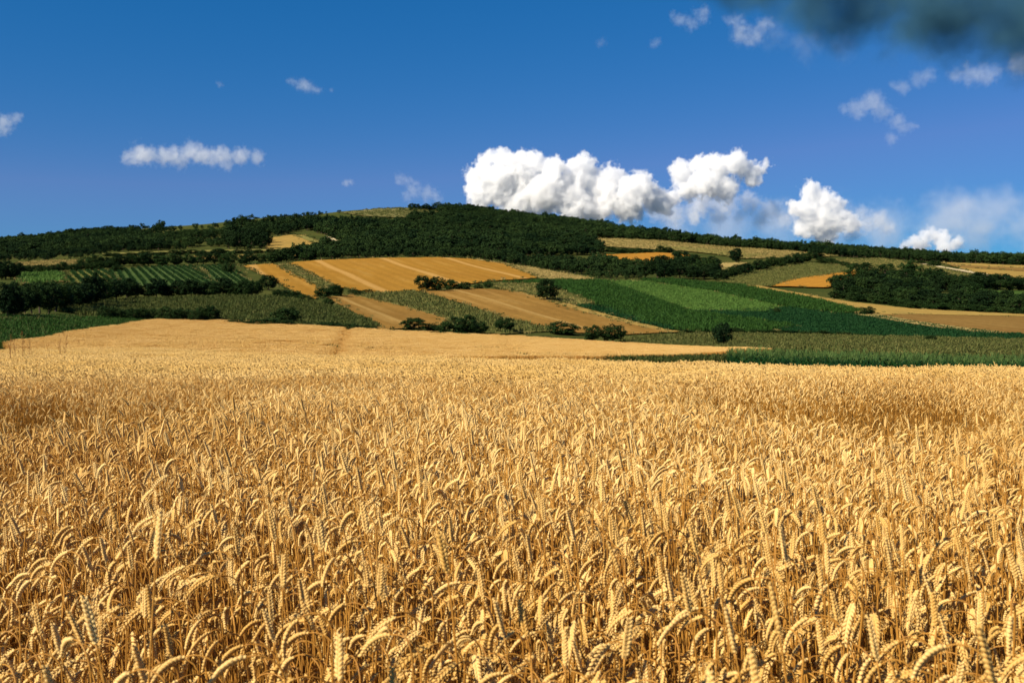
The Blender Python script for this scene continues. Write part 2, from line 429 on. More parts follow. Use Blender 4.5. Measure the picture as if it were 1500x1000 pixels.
field('meadow_mid', 'meadow', 'weedy olive meadow between two brown stubble fields', [(515, 433), (610, 428), (640, 437), (700, 456), (810, 486), (740, 490), (655, 486), (655, 468), (600, 452)], 'lightolive', 1, ((700, 478), (560, 432)))
field('brown_right', 'stubble_field', 'large brown stubble field beneath the lone tree', [(612, 428.5), (700, 423), (760, 428), (850, 456), (930, 477), (985, 487.5), (900, 492), (810, 486), (730, 464), (680, 446)], 'stubble_brown', 1, ((960, 488), (720, 424)))
field('brown_rim', 'grass_strip', 'pale dry strip along the brown stubble below the dark crop', [(728, 424), (742, 423.5), (830, 446), (930, 473), (1010, 486), (985, 488.5), (930, 478), (850, 457), (770, 432)], 'tan', 2, ((990, 487), (735, 424)))
field('tree_grass', 'grass_strip', 'pale and green grass patch beneath the lone tree', [(720, 421), (735, 417), (790, 417), (830, 430), (870, 444), (850, 449), (820, 442), (770, 430)], 'lightolive', 2, ((850, 446), (740, 419)))
field('maize_a', 'maize_field', 'dark green crop field around the lone tree hillside', [(735, 416), (815, 412), (885, 413), (960, 440), (1010, 458), (1110, 472), (1170, 480), (1120, 487), (1000, 487), (940, 474), (880, 450), (840, 432), (800, 418)], 'green', 1, ((1000, 484), (830, 416)))
field('maize_light', 'crop_field', 'light green crop strip between the two dark green crops', [(878, 413), (950, 414), (1050, 430), (1148, 451), (1120, 459), (1020, 458), (960, 441)], 'lightgreen', 2, ((1100, 456), (900, 414)))
field('maize_b', 'maize_field', 'dark green crop wedge above the light green strip', [(930, 412), (985, 412), (1090, 421), (1195, 441), (1265, 458), (1232, 461.5), (1148, 452), (1050, 430)], 'green', 3, ((1230, 458), (960, 413)))
field('dark_a', 'crop_field', 'deep green crop field right of the crop hillside', [(985, 456), (1020, 457.5), (1110, 455), (1148, 451.5), (1232, 460), (1290, 466), (1400, 483), (1500, 493), (1700, 500), (1700, 508), (1500, 500), (1300, 494), (1170, 488), (1060, 478)], 'darkgreen', 2, ((1290, 488), (1100, 462)))
field('dark_b', 'crop_field', 'thin deep green wedge between pale strips below the lone tree', [(838, 448), (885, 450), (950, 467), (1000, 484), (985, 486), (930, 473)], 'darkgreen', 3, ((985, 484), (860, 450)))
# right side
field('tan_long', 'stubble_field', 'long tan strip running down the right hillside', [(1085, 420), (1112, 421), (1240, 444), (1340, 455), (1500, 463), (1700, 472), (1700, 476), (1500, 466), (1350, 463), (1278, 463), (1195, 446)], 'tan', 4, ((1290, 460), (1100, 421)))
field('brown_far_right', 'stubble_field', 'dark brown field at the right edge of the hillside', [(1282, 457), (1350, 461.5), (1500, 465.5), (1700, 475), (1700, 500), (1500, 491.5), (1420, 484), (1340, 474), (1284, 464)], 'stubble_dark', 3, ((1500, 488), (1300, 460)))
field('brown_rim_right', 'grass_strip', 'pale rim below the dark brown field at right', [(1252, 463), (1290, 464), (1345, 474), (1425, 485), (1480, 491), (1430, 490), (1340, 478)], 'pale', 5, ((1430, 487), (1270, 464)))
field('olive_right', 'meadow', 'olive meadow left of the bright ripe plot', [(1056, 413), (1110, 399), (1185, 387), (1248, 391), (1258, 397), (1160, 412), (1130, 421), (1090, 421)], 'olive', 2, ((1090, 418), (1200, 390)))
field('ripe_right', 'crop_field', 'bright orange ripe plot beside the right copse', [(1128, 421), (1160, 411), (1250, 398), (1260, 399), (1252, 409), (1212, 423)], 'ripe', 3, ((1150, 420), (1250, 400)))
field('pale_right', 'meadow', 'pale green field above the right copse', [(1200, 382), (1290, 380), (1340, 386), (1422, 404), (1390, 409), (1330, 400), (1270, 396), (1225, 390)], 'lightolive', 1, ((1400, 406), (1240, 382)))
field('strips_right', 'stubble_field', 'brown and tan strips at the upper right edge', [(1376, 385), (1500, 390), (1700, 402), (1700, 425), (1500, 413), (1435, 403)], 'tan', 1, ((1500, 402), (1380, 387)))
field('strips_right_dark', 'stubble_field', 'dark brown strip at the upper right edge', [(1385, 389), (1500, 394), (1700, 406), (1700, 411), (1500, 399), (1410, 393)], 'stubble_dark', 2, ((1500, 397), (1390, 390)))
field('track_right', 'farm_track', 'pale farm track running down at the upper right', [(1345, 388), (1352, 387.4), (1500, 412.5), (1600, 424), (1600, 427), (1500, 415.5), (1440, 405)], 'track', 3)
field('green_far_right', 'meadow', 'green meadow between two dark copses at far right', [(1415, 427), (1500, 427), (1700, 434), (1700, 448), (1500, 442), (1455, 435)], 'lightgreen', 2)
field('upper_mid', 'grass_field', 'pale yellow green field below the right hand forest', [(856, 350.5), (900, 350.5), (960, 353), (1050, 362), (1160, 369), (1232, 376), (1150, 378), (1085, 380), (1055, 373), (990, 368), (890, 362)], 'pale', 1, ((1150, 374), (960, 355)))
field('upper_mid_green', 'grass_strip', 'green strip in the pale field below the ridge forest', [(960, 361), (1040, 366), (1120, 374), (1090, 380), (1050, 374), (985, 367)], 'lightolive', 2, ((1090, 376), (980, 363)))
field('orange_mid', 'stubble_field', 'small orange plot between the forest and the middle copse', [(874, 375), (960, 371.5), (1002, 373.5), (1024, 377), (960, 386), (930, 392), (905, 386)], 'ripe', 2, ((925, 388), (990, 374)))
field('tan_small', 'grass_field', 'tiny pale plot behind the diagonal hedge', [(1044, 387), (1096, 385.5), (1068, 396), (1048, 397)], 'pale', 2)
field('hilltop', 'grass_slope', 'dry olive grass slope on the bare hilltop', [(500, 312.5), (530, 309), (560, 306.2), (600, 306), (640, 311), (655, 319), (610, 321), (565, 319), (530, 317)], 'hilltop', 1)
field('scrub_a', 'grass_slope', 'light scrubby clearing at the foot of the forest', [(756, 377), (810, 378), (852, 380), (885, 387), (850, 391), (800, 388), (762, 384)], 'olive', 1)
field('rough_right', 'rough_grass', 'rough weedy grass behind the green maize at right', [(905, 499), (1000, 491), (1060, 490), (1300, 495), (1500, 500), (1700, 508), (1700, 538), (1500, 527), (1300, 522), (1070, 514), (1000, 510), (930, 505)], 'olive', 0, ((1400, 515), (1100, 500)), 100)

# wheat ground: near field and the far field behind the dip
LEFT_EDGE = [hit(5, 511, 58), hit(100, 500, 64), hit(236, 472, 64)]
NEAR_END = lambda px: float(np.interp(px, [-200, 0, 100, 500, 1040, 1068, 1200, 2200], [62, 62, 66, 66, 60, 38.5, 37.5, 37.5]))
far_px = [(20, 510.5), (60, 505.5), (140, 489.5), (236, 471.5), (300, 472), (400, 478), (500, 485), (600, 490), (750, 497), (900, 506), (1000, 512), (1130, 518), (1090, 521), (1000, 527), (870, 532), (750, 533), (600, 537), (300, 536), (120, 532), (20, 528)]
far_poly = world_poly(far_px, 68)
FIELDS['far_wheat'] = (np.array(far_poly), 0)
tag(drape('wheat_ground', far_poly, M['soil'], 1), 'straw covered ground of the smooth far wheat field', 'field', kind='structure')

# ------------------------------------------------------------------ scatter of one crop as one object
def scatter(name, pts, rot, scl, idx, sources):
    """one object that carries copies of the source meshes at its points (crops, grass, far woods)"""
    coll = bpy.data.collections.new(name + '_sources')
    for k, (sn, me) in enumerate(sources):
        coll.objects.link(bpy.data.objects.new('source_%02d_%s' % (k, sn), me))
    me = bpy.data.meshes.new(name)
    n = len(pts)
    me.vertices.add(n); me.vertices.foreach_set('co', np.asarray(pts, np.float32).ravel())
    for nm, ty, arr in (('turn', 'FLOAT_VECTOR', rot), ('size', 'FLOAT_VECTOR', scl)):
        a = me.attributes.new(nm, ty, 'POINT'); a.data.foreach_set('vector', np.asarray(arr, np.float32).ravel())
    a = me.attributes.new('pick', 'INT', 'POINT'); a.data.foreach_set('value', np.asarray(idx, np.int32))
    for s in sources:
        for m in s[1].materials:
            if m.name not in me.materials: me.materials.append(m)
    o = link(name, me)
    ng = bpy.data.node_groups.new(name + '_scatter', 'GeometryNodeTree')
    ng.interface.new_socket('Geometry', in_out='INPUT', socket_type='NodeSocketGeometry')
    ng.interface.new_socket('Geometry', in_out='OUTPUT', socket_type='NodeSocketGeometry')
    N, L = ng.nodes, ng.links
    gi, go = N.new('NodeGroupInput'), N.new('NodeGroupOutput')
    iop = N.new('GeometryNodeInstanceOnPoints')
    ci = N.new('GeometryNodeCollectionInfo')
    ci.inputs['Collection'].default_value = coll
    ci.inputs['Separate Children'].default_value = True
    ci.inputs['Reset Children'].default_value = True
    def attr(nm, ty):
        a = N.new('GeometryNodeInputNamedAttribute'); a.data_type = ty; a.inputs['Name'].default_value = nm
        return a.outputs['Attribute']
    e2r = N.new('FunctionNodeEulerToRotation')
    L.new(attr('turn', 'FLOAT_VECTOR'), e2r.inputs[0])
    L.new(gi.outputs[0], iop.inputs['Points']); L.new(ci.outputs[0], iop.inputs['Instance'])
    iop.inputs['Pick Instance'].default_value = True
    L.new(attr('pick', 'INT'), iop.inputs['Instance Index'])
    L.new(e2r.outputs[0], iop.inputs['Rotation'])
    L.new(attr('size', 'FLOAT_VECTOR'), iop.inputs['Scale'])
    L.new(iop.outputs[0], go.inputs[0])
    md = o.modifiers.new('scatter', 'NODES'); md.node_group = ng
    return o

def lift(key, x, y):
    lay = FIELDS[key][1]
    return height(x, y) + .06 + .0006*y + lay*(.03 + .00025*y)

def points_in(poly, spacing, jitter=.5):
    P = np.asarray(poly); lo, hi = P.min(0), P.max(0)
    gx, gy = np.meshgrid(np.arange(lo[0], hi[0], spacing), np.arange(lo[1], hi[1], spacing))
    x = gx.ravel() + rng.uniform(-jitter, jitter, gx.size)*spacing
    y = gy.ravel() + rng.uniform(-jitter, jitter, gx.size)*spacing
    k = inside(P, x, y) & (np.abs(x/np.maximum(y, 1)) < .72)
    return x[k], y[k]

# ------------------------------------------------------------------ mid-distance crops
def tuft_mesh(name, mat, n, w, h, blade_w, seed, droop=.5, mat2=None):
    r = np.random.default_rng(seed); g = Geo()
    for i in range(n):
        bx, by = r.uniform(-w/2, w/2, 2); a = r.uniform(0, 2*math.pi); hh = h*r.uniform(.55, 1.1); out = hh*droop*r.uniform(.2, 1.2)
        d = np.array([math.cos(a), math.sin(a), 0]); s = np.array([-d[1], d[0], 0])*blade_w*r.uniform(.6, 1.2)/2
        b = np.array([bx, by, 0]); p1 = b + d*out*.35 + np.array([0, 0, hh*.75]); p2 = b + d*out + np.array([0, 0, hh])
        g.add([b - s*.6, b + s*.6, p1 + s, p1 - s, p2], [(0, 1, 2, 3), (3, 2, 4)], 1 if mat2 and r.random() < .15 else 0)
    return g.mesh(name, [mat] + ([mat2] if mat2 else []), False)

def crop(key, name, label, mat, spacing, w, h, n, blade_w, cat='crop', mat2=None, rowdir=None, droop=.5):
    poly = FIELDS[key][0]
    x, y = points_in(poly, spacing)
    z = lift(key, x, y) - .02
    k = len(x)
    src = [(name + '_tuft', tuft_mesh(name + '_tuft', M[mat], n, w, h, blade_w, 50 + i, droop, M[mat2] if mat2 else None)) for i in range(4)]
    s = rng.uniform(.75, 1.25, k)
    o = scatter(name, np.stack([x, y, z], -1), np.stack([np.zeros(k), np.zeros(k), rng.uniform(0, 6.28, k)], -1), np.stack([s, s, s*rng.uniform(.8, 1.2, k)], -1), rng.integers(0, 4, k), src)
    return tag(o, label, cat, kind='stuff')

crop('left_green', 'green_crop', 'dark leafy crop standing left of the ripe wheat', 'tuft_green', .85, 1.1, .6, 26, .10, mat2='tuft_drab')
crop('left_strip', 'meadow_grass', 'olive grass standing above the far left crop', 'tuft_olive', 1.6, 1.8, .5, 22, .12)
crop('meadow_left', 'meadow_grass', 'drab tall meadow plants behind the golden wheat at left', 'tuft_drab', 1.35, 1.7, 1.0, 26, .15, mat2='tuft_olive')
crop('meadow_mid', 'meadow_grass', 'weedy olive grass between the two brown fields', 'tuft_olive', 2.6, 2.6, .9, 22, .22, mat2='tuft_drab')
crop('maize_a', 'maize_crop', 'dark green maize around the lone tree hillside', 'tuft_green', 2.0, 2.1, 1.3, 26, .20)
crop('maize_light', 'green_crop', 'light green low crop between the dark maize plots', 'tuft_light', 2.1, 2.2, .7, 24, .2)
crop('maize_b', 'maize_crop', 'dark green maize above the light green crop', 'tuft_green', 2.1, 2.2, 1.3, 26, .22)
crop('dark_a', 'green_crop', 'deep green low crop at the foot of the right hillside', 'tuft_dark', 2.1, 2.3, .6, 26, .22)
crop('dark_b', 'green_crop', 'deep green low crop wedge below the lone tree', 'tuft_dark', 2.1, 2.3, .6, 26, .22)
crop('rough_right', 'rough_grass_tufts', 'rough weeds behind the green maize at right', 'tuft_olive', 1.5, 1.7, .75, 22, .15, cat='weeds', mat2='tuft_drab')
crop('vine_a', 'green_crop', 'bright green plants on the small far left plot', 'tuft_light', 3, 3, 1.0, 20, .3)

crop('green_b', 'meadow_grass', 'olive grass on the strip dividing the orange stubble', 'tuft_olive', 2.6, 2.2, .45, 20, .2, cat='grass')
crop('orange_pale', 'meadow_grass', 'dry pale grass right of the broad orange stubble', 'tuft_dry', 3.4, 3.2, .6, 18, .25, cat='grass')
crop('tree_grass', 'meadow_grass', 'grass tufts beneath the lone tree', 'tuft_olive', 2.6, 2.6, .7, 20, .22, cat='grass', mat2='tuft_dry')
crop('olive_right', 'meadow_grass', 'olive grass left of the bright ripe plot', 'tuft_olive', 3.2, 3.4, .7, 20, .28, cat='grass')
crop('pale_right', 'meadow_grass', 'pale green grass above the right copse', 'tuft_olive', 4.0, 4.0, .8, 20, .35, cat='grass', mat2='tuft_dry')
crop('pale_left', 'meadow_grass', 'dry grass on the pale field at far left', 'tuft_dry', 3.2, 3.0, .6, 18, .3, cat='grass', mat2='tuft_olive')
crop('upper_mid', 'meadow_grass', 'pale dry grass below the ridge forest', 'tuft_dry', 5.0, 4.6, .9, 20, .4, cat='grass', mat2='tuft_olive')
crop('hilltop', 'meadow_grass', 'dry olive grass and low scrub on the bald hilltop', 'tuft_olive', 7.5, 5, 1.3, 20, .5, cat='grass', mat2='tuft_drab')
ex, ey = [], []
for kk, (pp, lay) in FIELDS.items():
    if kk in ('far_wheat', 'path_forest', 'track_left', 'track_right', 'rough_right'): continue
    nx = np.roll(pp, -1, 0); ln = np.hypot(*(nx - pp).T)
    for a, b, l in zip(pp, nx, ln):
        n = int(l/(1.2 + a[1]*.003)) if l < 80 else 0
        if n:
            t = rng.uniform(0, 1, n)
            ex.append(a[0] + (b[0] - a[0])*t + rng.normal(0, .9 + a[1]*.0012, n)); ey.append(a[1] + (b[1] - a[1])*t + rng.normal(0, .9 + a[1]*.0012, n))
ex, ey = np.concatenate(ex), np.concatenate(ey); kz = rng.random(len(ex)) < .75; ex, ey = ex[kz], ey[kz]; k = len(ex)
sz = rng.uniform(.6, 1.3, k)*np.clip(.35 + ey*.0016, .35, 1.5)
tag(scatter('edge_grass', np.stack([ex, ey, height(ex, ey) + .05 + .0009*ey], -1), np.stack([np.zeros(k), np.zeros(k), rng.uniform(0, 6.28, k)], -1), np.stack([sz]*3, -1), rng.integers(0, 6, k),
    [('edge_tuft', tuft_mesh('edge_tuft', M[('tuft_olive', 'tuft_dry', 'tuft_drab')[i % 3]], 16, 1.6, .7, .2, 130 + i, .7, M['tuft_drab'])) for i in range(6)]),
    'rough grass tufts along the edges of the hillside fields', 'grass', kind='stuff')

def rows_crop(key, name, label, p0, p1, gap, along, mat, w, h, n, blade_w):
    poly = FIELDS[key][0]
    a, b = np.array(hit(*p0)), np.array(hit(*p1))
    e = (b - a)/np.linalg.norm(b - a); s = np.array([e[1], -e[0]])
    tt, ss = np.meshgrid(np.arange(-150, 250, along), np.arange(-250, 250, gap))
    x = a[0] + e[0]*tt.ravel() + s[0]*ss.ravel() + rng.normal(0, .12, tt.size)
    y = a[1] + e[1]*tt.ravel() + s[1]*ss.ravel() + rng.normal(0, .12, tt.size)
    k = inside(poly, x, y); x, y = x[k], y[k]; z = lift(key, x, y) - .02; m = len(x)
    src = [(name + '_bush', tuft_mesh(name + '_bush', M[mat], n, w, h, blade_w, 80 + i, .6)) for i in range(4)]
    sc = rng.uniform(.75, 1.2, m)
    o = scatter(name, np.stack([x, y, z], -1), np.stack([np.zeros(m), np.zeros(m), rng.uniform(0, 6.28, m)], -1), np.stack([sc]*3, -1), rng.integers(0, 4, m), src)
    return tag(o, label, 'crop', kind='stuff')
rows_crop('vine_c', 'vine_rows', 'rows of vines on the large striped vineyard', (310, 418), (262, 392), 3.2, .9, 'vine', 1.1, 1.0, 18, .22)
rows_crop('vine_d', 'vine_rows', 'rows of vines beside the orange stubble field', (368, 418), (322, 391), 3.2, .9, 'vine', 1.1, 1.0, 18, .22)
rows_crop('vine_b', 'vine_rows', 'rows of vines on the olive striped plot', (165, 415), (140, 398), 3.2, 1.2, 'vine', 1.2, 1.1, 14, .28)

# the near maize: plants with stalk, arching leaves and tassel
def maize_mesh(seed):
    r = np.random.default_rng(seed); g = Geo(); H = r.uniform(1.75, 2.05)
    g.add(*tube([(0, 0, 0), (.01, 0, H*.5), (.02, .01, H)], [.014, .011, .005], 4), 0)
    for i in range(11):
        z = H*(.18 + .07*i); a = (i % 2)*math.pi + r.normal(0, .4); L = r.uniform(.5, .75)*(1 - .03*i)
        d = np.array([math.cos(a), math.sin(a), 0]); s = np.array([-d[1], d[0], 0])
        prev = None; v = []
        for k in range(5):
            t = k/4; c = np.array([0, 0, z]) + d*L*(t*.9) + np.array([0, 0, L*(.75*t - .95*t*t)])
            w = .045*(1 - .85*t)*(1 if k else .5)
            v += [c - s*w, c + s*w + np.array([0, 0, .01])]
        g.add(v, [(2*k, 2*k+1, 2*k+3, 2*k+2) for k in range(4)], 0)
    for i in range(4):
        a = r.uniform(0, 6.28); d = np.array([math.cos(a)*.09, math.sin(a)*.09, .22])*r.uniform(.7, 1.1)
        b = np.array([.02, .01, H]); s = np.array([.008, .004, 0])
        g.add([b - s, b + s, b + d + s, b + d - s], [(0, 1, 2, 3)], 1)
    return g.mesh('maize_plant', [M['maize'], M['tassel']], False)
mx, my = [], []
for yy in np.arange(41.5, 82, .72):
    xa, xb = (1068 - 750)/F*yy + (.6 if yy < 60 else 0), .70*yy
    xs = np.arange(xa, xb, .24); mx.append(xs + rng.normal(0, .03, len(xs))); my.append(np.full(len(xs), yy) + rng.normal(0, .04, len(xs)))
mx, my = np.concatenate(mx), np.concatenate(my); k = len(mx)
s = rng.uniform(.9, 1.08, k)
tag(scatter('maize_crop', np.stack([mx, my, height(mx, my)], -1), np.stack([rng.normal(0, .04, k), rng.normal(0, .04, k), rng.uniform(0, 6.28, k)], -1), np.stack([s, s, s], -1), rng.integers(0, 6, k), [('maize_plant', maize_mesh(i)) for i in range(6)]),
    'green tasselled maize growing right behind the wheat at right', 'maize', kind='stuff')

# ------------------------------------------------------------------ trees and bushes (unit height, unit width, scaled where they stand)
def crown_geo(seed, clumps, leaves, size, cz, rz, low=0.0, rough=.3):
    r = np.random.default_rng(seed)
    # an uneven outline: a few lobes push the surface in or out
    lob = r.normal(0, 1, (7, 3)); lob /= np.linalg.norm(lob, axis=1)[:, None]; amp = r.uniform(-.5, 1, 7)*rough
    cs = []
    while len(cs) < clumps:
        d = r.normal(0, 1, 3); d /= np.linalg.norm(d)
        f = 1 + sum(a*max(0, float(d @ l))**3 for a, l in zip(amp, lob))
        rad = f*r.uniform(.35, 1)**.6*.84
        p = np.array([d[0]*.5*rad, d[1]*.5*rad, cz + d[2]*rz*rad])
        if p[2] > low: cs.append((p, r.uniform(.09, .17)))
    V, Q = [], []
    for p, cr in cs:
        n = leaves
        d = r.normal(0, 1, (n, 3)); d /= np.linalg.norm(d, axis=1)[:, None]
        c = p + d*(cr*r.uniform(.3, 1, n)**.5)[:, None]*np.array([1, 1, .8])
        c[:, 2] = np.maximum(c[:, 2], low*.6 + .01)
        nrm = d + r.normal(0, .6, (n, 3)) + np.array([0, 0, .4]); nrm /= np.linalg.norm(nrm, axis=1)[:, None]
        a = np.cross(nrm, r.normal(0, 1, (n, 3))); a /= np.linalg.norm(a, axis=1)[:, None]; b = np.cross(nrm, a)
        s = (size*r.uniform(.6, 1.3, n))[:, None]
        V.append(np.stack([c - a*s, c - b*s*.6, c + a*s, c + b*s*.6], 1).reshape(-1, 3))
    V = np.concatenate(V); Q = np.arange(len(V)).reshape(-1, 4)
    return V, Q, cs

def trunk_geo(seed, cs, top, rad, n_limb):
    r = np.random.default_rng(seed); g = Geo()
    lean = r.normal(0, .03, 2)
    pts = [(0, 0, -.03), (lean[0]*.3, lean[1]*.3, top*.35), (lean[0], lean[1], top*.75), (lean[0]*1.4, lean[1]*1.4, top*1.25)]
    g.add(*tube(pts, [rad*1.25, rad, rad*.75, rad*.3], 6))
    for i in r.choice(len(cs), min(n_limb, len(cs)), replace=False):
        p = cs[i][0]; st = np.array([lean[0]*.8, lean[1]*.8, top*r.uniform(.55, 1.0)])
        g.add(*tube([st, (st + p)/2 + np.array([0, 0, .02]), p], [rad*.5, rad*.33, rad*.12], 4))
    return g

KINDS = {}
def make_kind(key, seed, clumps, leaves, size, cz, rz, low, top, rad, limbs, mat, rough=.3):
    V, Q, cs = crown_geo(seed, clumps, leaves, size, cz, rz, low, rough)
    cm = mesh_of('crown', V, Q, [M[mat]])
    tm = trunk_geo(seed + 1, cs, top, rad, limbs).mesh('trunk', [M['bark']])
    KINDS[key] = (tm, cm)
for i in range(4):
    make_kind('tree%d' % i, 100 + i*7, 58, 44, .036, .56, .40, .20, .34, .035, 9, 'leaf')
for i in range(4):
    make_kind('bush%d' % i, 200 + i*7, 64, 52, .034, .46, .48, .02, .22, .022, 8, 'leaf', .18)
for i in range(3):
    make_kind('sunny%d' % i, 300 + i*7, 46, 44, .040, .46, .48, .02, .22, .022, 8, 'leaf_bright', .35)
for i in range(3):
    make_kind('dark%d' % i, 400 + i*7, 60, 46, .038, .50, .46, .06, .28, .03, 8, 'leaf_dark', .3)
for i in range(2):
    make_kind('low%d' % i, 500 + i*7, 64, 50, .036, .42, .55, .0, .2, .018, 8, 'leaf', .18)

def plant_at(x, y, h, w, kind, name, label, cat, group=None, depth=None):
    z = float(height(x, y))
    o = link(name, None, loc=(x, y, z))
    tm, cm = KINDS[kind]
    o.scale = (w, depth or w, h)
    o.rotation_euler = (0, 0, random.uniform(0, 6.28) if depth is None else random.uniform(-.3, .3))
    link('trunk', tm, o); link('crown', cm, o)
    return tag(o, label, cat, group)

def pick(kind):
    n = sum(1 for k in KINDS if k.rstrip('0123456789') == kind)
    return '%s%d' % (kind, random.randrange(n))

def tree(px, row, hpx, wpx, kind, label, name='bush', cat='bush', group=None, dmin=40.0):
    x, y = hit(px, row, dmin)
    return plant_at(x, y, hpx*y/F*1.08, wpx*y/F*1.08, pick(kind), name, label, cat, group)

# single bushes and trees one can tell apart
tree(802, 441, 32, 36, 'dark', 'lone dark broadleaf tree on the pale grass above the brown stubble', 'tree', 'tree')
tree(1059, 508, 34, 29, 'dark', 'upright dark tree standing alone on the rough grass behind the maize', 'tree', 'tree')
tree(867, 499, 24, 30, 'bush', 'smaller round dark bush of the pair at the wheat edge')
tree(898, 501, 26, 40, 'bush', 'larger round dark bush of the pair at the wheat edge')
tree(826, 490, 20, 50, 'low', 'wide low dark bush between the round pair and the hedge of bushes')
tree(680, 491, 31, 46, 'bush', 'biggest dark bush in the hedge along the far wheat edge', 'bush', 'bush', 'bushes along the far wheat edge')
tree(654, 490, 19, 28, 'low', 'low dark bush joined to the left of the biggest wheat edge bush', 'bush', 'bush', 'bushes along the far wheat edge')
tree(702, 490, 20, 26, 'bush', 'dark bush joined to the right of the biggest wheat edge bush', 'bush', 'bush', 'bushes along the far wheat edge')
tree(607, 484, 18, 38, 'low', 'low dark bush at the left end of the far wheat edge hedge', 'bush', 'bush', 'bushes along the far wheat edge')
tree(634, 485, 12, 28, 'low', 'smallest dark bush in the far wheat edge hedge', 'bush', 'bush', 'bushes along the far wheat edge')
tree(740, 487, 22, 32, 'bush', 'rounded dark bush standing alone right of the wheat edge hedge', 'bush', 'bush', 'bushes along the far wheat edge')
tree(620, 427, 22, 24, 'dark', 'left one of two square dark trees on the orange stubble', 'tree', 'tree', 'trees on the orange stubble edge')
tree(639, 427, 21, 24, 'dark', 'right one of two square dark trees on the orange stubble', 'tree', 'tree', 'trees on the orange stubble edge')
tree(661, 425, 15, 24, 'low', 'dark flat bush next to the two square trees', 'bush', 'bush')
tree(679, 425, 13, 24, 'low', 'dark flat bush at the right end of the stubble edge row')
tree(701, 424, 9, 14, 'bush', 'tiny dark bush left of the small round one by the stubble edge')
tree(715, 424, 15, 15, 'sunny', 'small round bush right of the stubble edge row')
tree(474, 437, 17, 26, 'bush', 'dark spreading bush at the foot of the orange stubble, left half', 'bush', 'bush')
tree(493, 435, 19, 28, 'bush', 'dark spreading bush at the foot of the orange stubble, right half', 'bush', 'bush')
tree(520, 433, 9, 24, 'low', 'low dark bush trailing off right of the spreading bushes')
tree(538, 431, 8, 18, 'low', 'last low bush trailing along the orange stubble')
tree(394, 425, 21, 25, 'dark', 'lone round tree casting a shadow on the orange stubble', 'tree', 'tree')
tree(378, 424, 14, 20, 'low', 'low green bush left of the lone round stubble tree')
tree(407, 436, 13, 18, 'bush', 'small dark bush below the lone round stubble tree')
for px, row, h, w in ((420, 439, 13, 20), (433, 441, 14, 22), (447, 443, 13, 22)):
    tree(px, row, h, w, 'low', 'dark low bush in the short hedge between the meadow and orange stubble', group='bushes of the short meadow hedge')
tree(482, 449, 12, 19, 'bush', 'small round bush at the left corner of the brown stubble')
tree(418, 477, 28, 44, 'bush', 'dark pointed bush in front of the drab green meadow', dmin=150)
tree(1270, 462, 14, 24, 'bush', 'dark bush at the left end of the dark brown field')
tree(1138, 459, 9, 13, 'bush', 'tiny dark bush below the light green strip')
tree(1363, 502, 11, 20, 'low', 'dark low bush on the rough grass bank at right')
tree(1078, 385, 20, 21, 'dark', 'lone dark tree on the pale field below the ridge forest', 'tree', 'tree')
tree(991, 377, 10, 16, 'bush', 'round dark bush on the small orange plot')
tree(1369, 391, 11, 20, 'bush', 'dark bush at the top of the upper right farm track')
tree(1349, 388, 6, 18, 'low', 'low bush left of the upper right farm track')
tree(173, 399, 12, 18, 'bush', 'small dark bush on the upper edge of the striped vineyard')
tree(334, 402, 18, 20, 'tree', 'dark tree between the striped vineyard and the orange stubble', 'tree', 'tree')

# hedges: every bush is a thing of its own
def hedge(path, n, h, w, kinds, label, group, name='bush', cat='bush', dmin=40.0, jit=2.0):
    P = np.array(path, float); seg = np.concatenate([[0], np.cumsum(np.hypot(*np.diff(P, axis=0).T))])
    for i in range(n):
        t = (i + .5 + random.uniform(-.25, .25))/n*seg[-1]
        px, row = np.interp(t, seg, P[:, 0]), np.interp(t, seg, P[:, 1])
        tree(px, row + random.uniform(-jit, jit)*.5, h*random.uniform(.8, 1.2), w*random.uniform(.85, 1.2), random.choice(kinds), label, name, cat, group, dmin)

hedge([(5, 440), (80, 438), (200, 437), (300, 436), (378, 434)], 24, 24, 30, ['bush', 'dark'], 'dark bush in the long hedge below the striped vineyard', 'bushes of the long vineyard hedge')
hedge([(10, 462), (60, 460), (130, 450), (160, 440)], 14, 38, 34, ['dark', 'tree'], 'tall dark tree in the thick wood at the far left', 'trees of the far left wood', 'tree', 'tree', 64)
hedge([(-6, 408), (12, 410), (26, 406)], 5, 26, 22, ['dark'], 'dark tree at the left edge beside the bright green plot', 'trees beside the far left plot', 'tree', 'tree')
hedge([(8, 468), (24, 466)], 3, 42, 26, ['dark'], 'tallest dark tree at the very left edge', 'trees at the very left edge', 'tree', 'tree', 64)
hedge([(150, 468), (190, 470), (228, 471)], 6, 20, 24, ['low', 'bush'], 'low dark bush at the top of the dark green crop', 'bushes at the top of the left crop', dmin=150)
hedge([(235, 472), (262, 473), (318, 475)], 6, 25, 24, ['bush'], 'dark bush along the wheat edge before the drab meadow', 'bushes before the drab meadow', dmin=150)
hedge([(340, 478), (460, 482), (550, 486)], 9, 11, 32, ['low'], 'low scrub bush hugging the far edge of the golden wheat', 'scrub along the golden wheat', dmin=150)
hedge([(560, 488), (650, 494), (720, 496), (850, 503)], 9, 8, 34, ['low', 'sunny'], 'low leafy bush in the green strip along the wheat edge', 'low bushes in the green wheat margin', dmin=150)
hedge([(20, 402), (60, 400), (130, 396), (165, 394)], 11, 13, 20, ['bush', 'low'], 'dark bush in the hedge above the far left plots', 'bushes above the far left plots')
hedge([(120, 392), (200, 390), (280, 388), (345, 386), (400, 384), (468, 380)], 26, 17, 22, ['bush', 'dark', 'sunny'], 'dark bush in the hedge between the vineyard and farm track', 'bushes above the vineyard')
hedge([(150, 376.5), (260, 373), (330, 371.5), (468, 369.5)], 20, 6, 18, ['low'], 'low dark bush directly below the thin farm track', 'bushes below the farm track')
